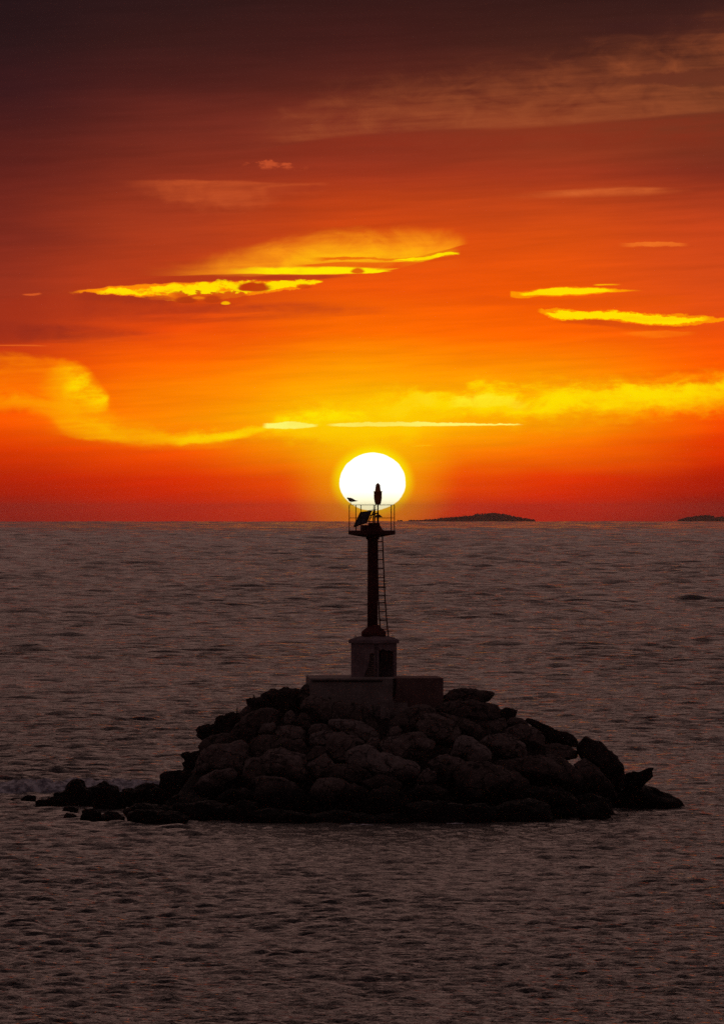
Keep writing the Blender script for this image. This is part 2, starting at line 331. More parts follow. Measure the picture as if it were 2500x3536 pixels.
class MB:
    def __init__(s): s.v = []; s.f = []
    def raw(s, vs, fs):
        n = len(s.v); s.v += [Vector(p) for p in vs]; s.f += [tuple(n + i for i in f) for f in fs]; return s
    def box(s, c, size, rz=0.0):
        M = Matrix.Rotation(rz, 3, 'Z'); vs = []
        for dz in (-.5, .5):
            for dx, dy in ((-.5, -.5), (.5, -.5), (.5, .5), (-.5, .5)):
                vs.append(Vector(c) + M @ Vector((dx * size[0], dy * size[1], dz * size[2])))
        return s.raw(vs, [(3, 2, 1, 0), (4, 5, 6, 7), (0, 1, 5, 4), (1, 2, 6, 5), (2, 3, 7, 6), (3, 0, 4, 7)])
    def tube(s, a, b, r, r2=None, n=10):
        a = Vector(a); b = Vector(b); r2 = r if r2 is None else r2
        q = (b - a).to_track_quat('Z', 'Y'); vs = []
        for p, rad in ((a, r), (b, r2)):
            for i in range(n):
                t = 2 * math.pi * i / n; vs.append(p + q @ Vector((math.cos(t) * rad, math.sin(t) * rad, 0)))
        fs = [(i, (i + 1) % n, n + (i + 1) % n, n + i) for i in range(n)] + [tuple(range(n - 1, -1, -1)), tuple(range(n, 2 * n))]
        return s.raw(vs, fs)
    def lathe(s, cx, cy, prof, n=32, rz=0.0):     # prof: (radius, z) bottom to top
        vs = []; fs = []
        for r, z in prof:
            for i in range(n):
                t = 2 * math.pi * i / n + rz; vs.append((cx + math.cos(t) * r, cy + math.sin(t) * r, z))
        for k in range(len(prof) - 1):
            for i in range(n):
                j = (i + 1) % n; fs.append((k * n + i, k * n + j, (k + 1) * n + j, (k + 1) * n + i))
        fs.append(tuple(range(n - 1, -1, -1))); fs.append(tuple((len(prof) - 1) * n + i for i in range(n)))
        return s.raw(vs, fs)
    def prism(s, plan, z0, z1):            # plan: list of (x, y)
        n = len(plan); vs = [(x, y, z0) for x, y in plan] + [(x, y, z1) for x, y in plan]
        return s.raw(vs, [tuple(range(n - 1, -1, -1)), tuple(range(n, 2 * n))] + [(i, (i + 1) % n, n + (i + 1) % n, n + i) for i in range(n)])
    def build(s, name, mat, parent=None, smooth=False, bevel=0.0, seg=2):
        o = add_mesh(name, s.v, s.f, mat, parent)
        bm = bmesh.new(); bm.from_mesh(o.data)
        bmesh.ops.recalc_face_normals(bm, faces=bm.faces[:])
        if bevel:
            es = [e for e in bm.edges if len(e.link_faces) == 2 and e.calc_face_angle(0) > 0.5]
            bmesh.ops.bevel(bm, geom=es, offset=bevel, segments=seg, affect='EDGES', profile=0.6)
        if smooth:
            for f in bm.faces: f.smooth = len(f.verts) == 4
        bm.to_mesh(o.data); bm.free()
        return o

def hash3(ix, iy, iz, seed):
    h = (ix * 374761393 + iy * 668265263 + iz * 2147483647 + seed * 1274126177) & 0xffffffff
    h = ((h ^ (h >> 13)) * 1274126177) & 0xffffffff
    h = ((h ^ (h >> 15)) * 2246822519) & 0xffffffff
    return ((h ^ (h >> 16)) & 0xffffff) / float(0xffffff)
def vnoise(P, seed=0):
    I = np.floor(P).astype(np.int64); f = P - I; f = f * f * (3 - 2 * f); out = 0
    for dx in (0, 1):
        for dy in (0, 1):
            for dz in (0, 1):
                w = (f[:, 0] if dx else 1 - f[:, 0]) * (f[:, 1] if dy else 1 - f[:, 1]) * (f[:, 2] if dz else 1 - f[:, 2])
                out = out + w * hash3(I[:, 0] + dx, I[:, 1] + dy, I[:, 2] + dz, seed)
    return out * 2 - 1
def fbm(P, seed=0, octv=4, gain=.5):
    a = 1.; s = 0; t = 0
    for k in range(octv):
        s = s + a * vnoise(P * (2.03 ** k) + 17.3 * k, seed + k); t += a; a *= gain
    return s / t

# ------------------------------------------------------------------ materials
def mat(name, color, rough=0.8, metal=0.0, spec=0.4):
    m = bpy.data.materials.new(name); m.use_nodes = True; b = m.node_tree.nodes['Principled BSDF']
    b.inputs['Base Color'].default_value = (*color, 1); b.inputs['Roughness'].default_value = rough
    b.inputs['Metallic'].default_value = metal; b.inputs['Specular IOR Level'].default_value = spec
    return m, b, G(m.node_tree)
def pos(g):
    n = g.nt.nodes.new('ShaderNodeNewGeometry'); return n.outputs['Position']
def bump(g, b, h, strength, dist):
    n = g.nt.nodes.new('ShaderNodeBump'); n.inputs['Strength'].default_value = strength; n.inputs['Distance'].default_value = dist
    g.put(n.inputs['Height'], h); g.nt.links.new(n.outputs[0], b.inputs['Normal']); return n

def rock_mat(name, c1, c2, wet=1.25):
    m, b, g = mat(name, c1, .9, 0, .1)
    P = pos(g); s = g.nt.nodes.new('ShaderNodeSeparateXYZ'); g.put(s.inputs[0], P)
    n1 = g.noise(P, 1.1, 5, .6); n2 = g.noise(P, 7., 6, .65); n3 = g.noise(P, 2.7, 4, .6)
    c = g.mix(g.ss(.35, .65, n1), (*c1, 1), (*c2, 1))
    c = g.mix(g.mul(g.ss(.42, .62, n2), .55), c, (c1[0] * .45, c1[1] * .43, c1[2] * .43, 1))
    vr = g.nt.nodes.new('ShaderNodeTexVoronoi'); vr.feature = 'DISTANCE_TO_EDGE'; vr.inputs['Scale'].default_value = 1.15
    wv = g.nt.nodes.new('ShaderNodeVectorMath'); wv.operation = 'MULTIPLY_ADD'
    nz = g.nt.nodes.new('ShaderNodeTexNoise'); nz.inputs['Scale'].default_value = 1.8; nz.inputs['Detail'].default_value = 5; g.put(nz.inputs['Vector'], P)
    g.nt.links.new(nz.outputs[1], wv.inputs[0]); wv.inputs[1].default_value = (1.1, 1.1, 1.1); g.nt.links.new(P, wv.inputs[2])
    g.nt.links.new(wv.outputs[0], vr.inputs['Vector'])
    crack = g.ss(0.0, 0.045, vr.outputs[0])
    c = g.mix(g.mad(crack, -.8, .8), c, (c1[0] * .2, c1[1] * .2, c1[2] * .2, 1))
    c = g.mix(g.mul(g.ss(.66, .74, n3), .5), c, (.50, .47, .45, 1))        # salt and guano patches
    zz = g.mad(g.sub(n1, .5), 1.6, s.outputs[2])
    c = g.mix(g.ss(wet + .55, wet - .55, zz), c, (.018, .015, .013, 1))       # black weed and lichen of the splash zone
    g.put(b.inputs['Base Color'], c)
    g.put(b.inputs['Roughness'], g.ss(wet - .8, wet, zz, .55, .92))
    h = g.add(g.add(g.mul(g.noise(P, 3.0, 8, .65), 1.2), g.mul(g.noise(P, 14., 5, .7), .3)), g.mul(crack, .5))
    bump(g, b, h, .8, .16)
    return m
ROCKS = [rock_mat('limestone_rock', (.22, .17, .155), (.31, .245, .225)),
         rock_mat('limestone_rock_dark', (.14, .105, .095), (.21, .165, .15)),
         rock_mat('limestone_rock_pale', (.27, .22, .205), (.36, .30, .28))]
BLACKROCK = rock_mat('weathered_black_rock_gap_shade', (.05, .036, .033), (.085, .06, .055), 1.6)  # black rocks; also paints the shade of the gaps on ground and rubble
def concrete(name, c, stain):
    m, b, g = mat(name, c, .88, 0, .25); P = pos(g)
    s = g.nt.nodes.new('ShaderNodeSeparateXYZ'); g.put(s.inputs[0], P)
    n1 = g.noise(P, 1.6, 5, .6); n2 = g.noise(P, 9., 5, .6)
    st = g.noise(g.vec(g.mul(s.outputs[0], 9.), g.mul(s.outputs[1], 9.), g.mul(s.outputs[2], .8)), 1, 4, .6)
    co = g.noise(g.vec(g.mul(s.outputs[0], .6), g.mul(s.outputs[1], .6), g.mul(s.outputs[2], 7.)), 1, 3, .6)
    cc = g.mix(g.ss(.35, .7, n1), (*c, 1), (c[0] * .62, c[1] * .6, c[2] * .6, 1))
    cc = g.mix(g.mul(g.ss(.55, .72, st), .6), cc, (*stain, 1))
    cc = g.mix(g.mul(g.ss(.5, .68, co), .35), cc, (c[0] * 1.25, c[1] * 1.25, c[2] * 1.25, 1))
    cc = g.mix(g.mul(g.ss(.58, .66, n2), .5), cc, (c[0] * .45, c[1] * .42, c[2] * .42, 1))
    g.put(b.inputs['Base Color'], cc); bump(g, b, g.add(n1, g.mul(n2, .5)), .5, .04)
    return m
CONC = concrete('plinth_concrete', (.33, .28, .265), (.10, .085, .08))
CONC_RED = concrete('plinth_render', (.25, .155, .145), (.10, .06, .058))
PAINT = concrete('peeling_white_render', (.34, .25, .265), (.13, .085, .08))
GLARE_RED = concrete('tower_glare_red', (.15, .042, .040), (.08, .028, .027))  # red glare of the low sun put into the tower's base colour
METAL, _b, _g = mat('rusty_metal', (.10, .045, .03), .6, .6)
_n = _g.noise(pos(_g), 25., 4); _g.put(_b.inputs['Base Color'], _g.mix(_n, (.05, .03, .026, 1), (.16, .06, .035, 1)))
PANEL, _b, _g = mat('solar_cells', (.03, .03, .06), .25, .2, .6)
_n = _g.noise(pos(_g), 18., 3); _g.put(_b.inputs['Base Color'], _g.mix(_n, (.02, .018, .03, 1), (.06, .03, .05, 1)))
BRICK, _b, _g = mat('rough_brick', (.16, .10, .09), .95)
_br = _g.nt.nodes.new('ShaderNodeTexBrick'); _br.inputs['Scale'].default_value = 3.2
_br.inputs['Color1'].default_value = (.26, .18, .16, 1); _br.inputs['Color2'].default_value = (.16, .10, .09, 1); _br.inputs['Mortar'].default_value = (.04, .03, .03, 1)
_br.inputs['Mortar Size'].default_value = .05
_s = _g.nt.nodes.new('ShaderNodeSeparateXYZ'); _g.put(_s.inputs[0], pos(_g)); _g.put(_br.inputs['Vector'], _g.vec(_s.outputs[0], _s.outputs[2])); _g.put(_b.inputs['Base Color'], _br.outputs[0])
DARK, _b, _g = mat('painted_dark_recess', (.02, .012, .011), .95)  # near-black colour put in for the dark inside hut and crack
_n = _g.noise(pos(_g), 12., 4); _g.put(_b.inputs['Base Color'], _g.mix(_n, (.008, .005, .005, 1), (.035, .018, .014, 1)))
LAMPG, _b, _g = mat('lantern_housing_glare', (.6, .2, .08), .45, .1)  # housing colour carries the orange of the sun's glare
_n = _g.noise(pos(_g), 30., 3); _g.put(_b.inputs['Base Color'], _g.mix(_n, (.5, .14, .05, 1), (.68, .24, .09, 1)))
FEATH, _b, _g = mat('gull_feathers', (.4, .3, .27), .8)
_n = _g.noise(pos(_g), 40., 3); _g.put(_b.inputs['Base Color'], _g.mix(_n, (.30, .22, .2, 1), (.5, .4, .36, 1)))
LEAF, _b, _g = mat('weed_leaf', (.05, .06, .03), .8)
_n = _g.noise(pos(_g), 20., 3); _g.put(_b.inputs['Base Color'], _g.mix(_n, (.035, .04, .02, 1), (.07, .08, .04, 1)))
WOOD, _b, _g = mat('far_trees', (.05, .05, .03), .9)
_n = _g.noise(pos(_g), .3, 4); _g.put(_b.inputs['Base Color'], _g.mix(_n, (.03, .032, .02, 1), (.07, .065, .04, 1)))
FOAM, _b, _g = mat('sea_foam', (.6, .6, .62), .8)
_n = _g.noise(pos(_g), 3.5, 6, .65); _g.put(_b.inputs['Base Color'], _g.mix(_g.ss(.40, .62, _n), (.25, .24, .28, 1), (.85, .84, .88, 1)))
bump(_g, _b, _n, .8, .12)

# ------------------------------------------------------------------ sea
WSL = .047
def build_sea():
    ds = [60.0]
    while ds[-1] < 15500: ds.append(ds[-1] + .095 * (ds[-1] / 150.0) ** 1.15)
    d = np.array([0.5, 4, 12, 25, 40] + ds)
    a_in = np.arange(-.062, .0621, .00052)
    outs = []; s = .00052; a = .062
    while a < .46:
        s = min(s * 1.12, .0032); a += s; outs.append(a)
    while a < math.pi - .03:
        s *= 1.18; a += min(s, .12); outs.append(a)
    outs = np.array([x for x in outs if x < math.pi - .02] + [math.pi])
    ang = np.concatenate([-outs[::-1][1:], a_in, outs])       # closed at pi
    # keep last column at pi and wrap to first
    Dg, Ag = np.meshgrid(d, ang, indexing='ij')
    X = Dg * np.sin(Ag); Y = Dg * np.cos(Ag)
    Z = -(Dg ** 2) / (2 * RE)
    dr = np.gradient(d)[:, None] * np.ones_like(Ag); da = Dg * np.abs(np.gradient(ang))[None, :]
    rng = np.random.RandomState(5)
    NW = 170
    lam = np.exp(np.linspace(math.log(.32), math.log(260.), NW) + rng.uniform(-.02, .02, NW))
    th = rng.normal(-.08, 1., NW) * np.where(lam < 1.6, .30, .42)           # travel direction about the line of sight
    ph = rng.uniform(0, 2 * math.pi, NW)
    core = (Dg > 50) & (np.abs(Ag) < .46)
    ci = np.nonzero((np.abs(ang) < .46))[0]; dcol = np.abs(np.gradient(ang))[ci][None, :]; ri = np.nonzero(d > 50)[0]
    Hf = np.zeros((len(ri), len(ci)))
    for r0 in range(0, len(ri), 200):
        rr_ = ri[r0:r0 + 200]; sx = X[np.ix_(rr_, ci)]; sy = Y[np.ix_(rr_, ci)]; spc = dr[rr_, 0][:, None]; dm = d[rr_][:, None]
        for i in range(NW):
            sp = np.maximum(spc * abs(math.cos(th[i])), dm * dcol * abs(math.sin(th[i])))
            q_ = lam[i] / sp
            w = np.clip((q_ - 1.9) / 1.6, 0, 1) * np.clip((17. - q_) / 9., 0, 1)
            if w.max() <= 0: continue
            k = 2 * math.pi / lam[i]; p = k * (math.sin(th[i]) * sx + math.cos(th[i]) * sy) + ph[i]
            Hf[r0:r0 + 200] += w * WSL * (1.75 if lam[i] < 1.0 else 1.3 if lam[i] < 2.2 else 1.4) / k * (np.sin(p) + .2 * np.cos(2 * p))
    H = Hf.ravel(); Xc, Yc = X[core], Y[core]
    gust = .85 + .4 * fbm(np.stack([Xc / 14., Yc / 60., Xc * 0], 1), 3, 3)
    Z[core] += H * gust * np.clip(1.12 - Dg[core] / 5200., .15, 1)
    nd, na = Dg.shape
    V = np.stack([X, Y, Z], -1).reshape(-1, 3).astype(np.float32)
    i, j = np.meshgrid(np.arange(nd - 1), np.arange(na), indexing='ij'); j2 = (j + 1) % na
    Q = np.stack([i * na + j, i * na + j2, (i + 1) * na + j2, (i + 1) * na + j], -1).reshape(-1, 4)[:, ::-1]
    me = bpy.data.meshes.new('sea')
    me.vertices.add(len(V)); me.vertices.foreach_set('co', V.ravel())
    me.loops.add(Q.size); me.loops.foreach_set('vertex_index', Q.ravel().astype(np.int32))
    me.polygons.add(len(Q)); me.polygons.foreach_set('loop_start', np.arange(0, Q.size, 4, dtype=np.int32))
    me.polygons.foreach_set('use_smooth', np.ones(len(Q), dtype=bool))
    me.update(calc_edges=True)
    o = bpy.data.objects.new('sea', me); C.objects.link(o); tag(o, kind='structure')
    m, b, g = mat('sea_water', (.010, .010, .013), .16, 0, .5); b.inputs['IOR'].default_value = 1.333
    P = pos(g); s = g.nt.nodes.new('ShaderNodeSeparateXYZ'); g.put(s.inputs[0], P)
    q = g.vec(s.outputs[0], s.outputs[1], 0.0)
    n1 = g.noise(q, 1.5, 6, .66); n2 = g.noise(g.vec(g.mul(s.outputs[0], 5.), g.mul(s.outputs[1], 4.), 1.0), 1.0, 4, .65)
    n3 = g.noise(g.vec(g.mul(s.outputs[0], .30), g.mul(s.outputs[1], .14), 2.0), 1.0, 6, .65)
    gu = g.noise(g.vec(g.mul(s.outputs[0], .05), g.mul(s.outputs[1], .012), 4.0), 1.0, 3, .5)
    h = g.add(g.add(g.mul(n1, .42), g.mul(n2, .16)), g.mul(n3, 1.1))
    bn = bump(g, b, h, .55, 1.0); g.put(bn.inputs['Strength'], g.ss(.3, .7, gu, .5, .85))
    b.inputs['Roughness'].default_value = .08
    me.materials.append(m)
    return o
build_sea()

# ------------------------------------------------------------------ islet ground under the boulders
def mound_z(x, y):
    yy = y - 8.0 * ((x - .4) / 10.7) ** 2 * np.where(y < 262, 1, -1)
    zf = (yy - 249.2) / 8.6 * 3.95; zb = (274.5 - yy) / 8.5 * 3.95
    ax = np.where(x < 0, 7.2, 8.7)
    zx = 4.15 * (1 - np.abs(x / ax) ** 3.2)
    z = np.minimum(np.minimum(zf, zb), np.minimum(zx, 3.85)) - .3
    return np.maximum(z, -1.2)
gx, gy = np.meshgrid(np.linspace(-10, 11, 260), np.linspace(246, 278, 330), indexing='ij')
Pg = np.stack([gx.ravel(), gy.ravel(), gx.ravel() * 0], 1)
gz = mound_z(gx, gy).ravel() + .22 * fbm(Pg * 1.3, 11, 5, .55)
na = gx.shape[1]
fs = [(i * na + j, (i + 1) * na + j, (i + 1) * na + j + 1, i * na + j + 1) for i in range(gx.shape[0] - 1) for j in range(na - 1)]
tag(add_mesh('islet_ground', np.stack([gx.ravel(), gy.ravel(), gz], 1).tolist(), fs, BLACKROCK, None, True), kind='structure')  # black material puts the shade between the boulders into the ground colour

# ------------------------------------------------------------------ boulders
def ico(sub):
    bm = bmesh.new(); bmesh.ops.create_icosphere(bm, subdivisions=sub, radius=1.0)
    v = np.array([p.co[:] for p in bm.verts]); f = [tuple(p.index for p in q.verts) for q in bm.faces]; bm.free(); return v, f
ICO = {3: ico(3), 4: ico(4), 5: ico(5)}
def ray_radius(poly, c, ths):
    A = np.array(poly); B = np.roll(A, -1, 0); out = np.zeros_like(ths)
    dx = np.cos(ths); dz = np.sin(ths)
    for a, b in zip(A, B):
        e = b - a; den = dx * e[1] - dz * e[0]; den = np.where(np.abs(den) < 1e-9, 1e-9, den)
        t = ((a[0] - c[0]) * e[1] - (a[1] - c[1]) * e[0]) / den
        s = ((a[0] - c[0]) * dz - (a[1] - c[1]) * dx) / den
        ok = (s >= -1e-6) & (s <= 1 + 1e-6) & (t > 0)
        out = np.where(ok, np.maximum(out, t), out)
    return out
def rock(poly_px, D, mat_, label, thick=.62, rough=1.0, seed=0, sub=5, name='boulder', planes=26, below=False):
    rng = np.random.RandomState(seed * 13 + 5)
    pts = [at(a, b, D) for a, b in poly_px]; poly = [(p.x, p.z) for p in pts]
    if below:
        zm = min(p[1] for p in poly); zh = max(p[1] for p in poly) - zm; poly = [(x, z - .35 if z < zm + min(.35, .42 * zh) else z) for x, z in poly]
    A = np.array(poly); B = np.roll(A, -1, 0); cr = A[:, 0] * B[:, 1] - B[:, 0] * A[:, 1]
    c = ((A + B) * cr[:, None]).sum(0) / (3 * cr.sum())
    n, f = ICO[sub]; n = n.copy()
    for _ in range(planes):
        q = rng.normal(size=3); q[1] = -abs(q[1]) if rng.rand() < .7 else abs(q[1]); q /= np.linalg.norm(q)
        if abs(q[1]) < .42: q[1] = .42 * np.sign(q[1]); q /= np.linalg.norm(q)
        hgt = rng.uniform(.48, .80); hgt = max(hgt, math.sqrt(1 - q[1] ** 2) * .97); ex = np.maximum(0, n @ q - hgt); n = n - ex[:, None] * q[None] * .96
    th = np.arctan2(n[:, 2], n[:, 0]); rho = np.sqrt(n[:, 0] ** 2 + n[:, 2] ** 2)
    tt = np.linspace(-math.pi, math.pi, 361); R = ray_radius(poly, c, tt)
    k = np.array([1, 2, 1.]) / 4; R = np.concatenate([[np.dot(R[[-2, 0, 1]], k)], np.convolve(R, k, 'valid'), [np.dot(R[[-2, 0, 1]], k)]])
    r = np.interp(th, tt, R)
    Rm = float(np.sqrt(abs(cr.sum()) / 2 / math.pi)); T = Rm * thick * 1.15
    rho2 = rho ** .82
    P = np.stack([c[0] + r * rho2 * np.cos(th), D + T * np.sign(n[:, 1]) * np.abs(n[:, 1]) ** .9, c[1] + r * rho2 * np.sin(th)], 1)
    nn = n / np.maximum(np.linalg.norm(n, axis=1), 1e-6)[:, None]
    Q = P / max(Rm, .25)
    dsp = .05 * Rm + .16 * Rm * fbm(Q * 1.25, seed, 3) + .11 * min(Rm, .9) * rough * (.6 - 2 * np.abs(fbm(Q * 2.2, seed + 40, 4, .6))) + .035 * rough * fbm(P * 7., seed + 80, 4, .6)
    P = P + nn * dsp[:, None]
    org = Vector((float(c[0]), D, float(P[:, 2].min())))
    o = add_mesh(name, (P - np.array(org)).tolist(), f, mat_, None, True); o.location = org
    return o

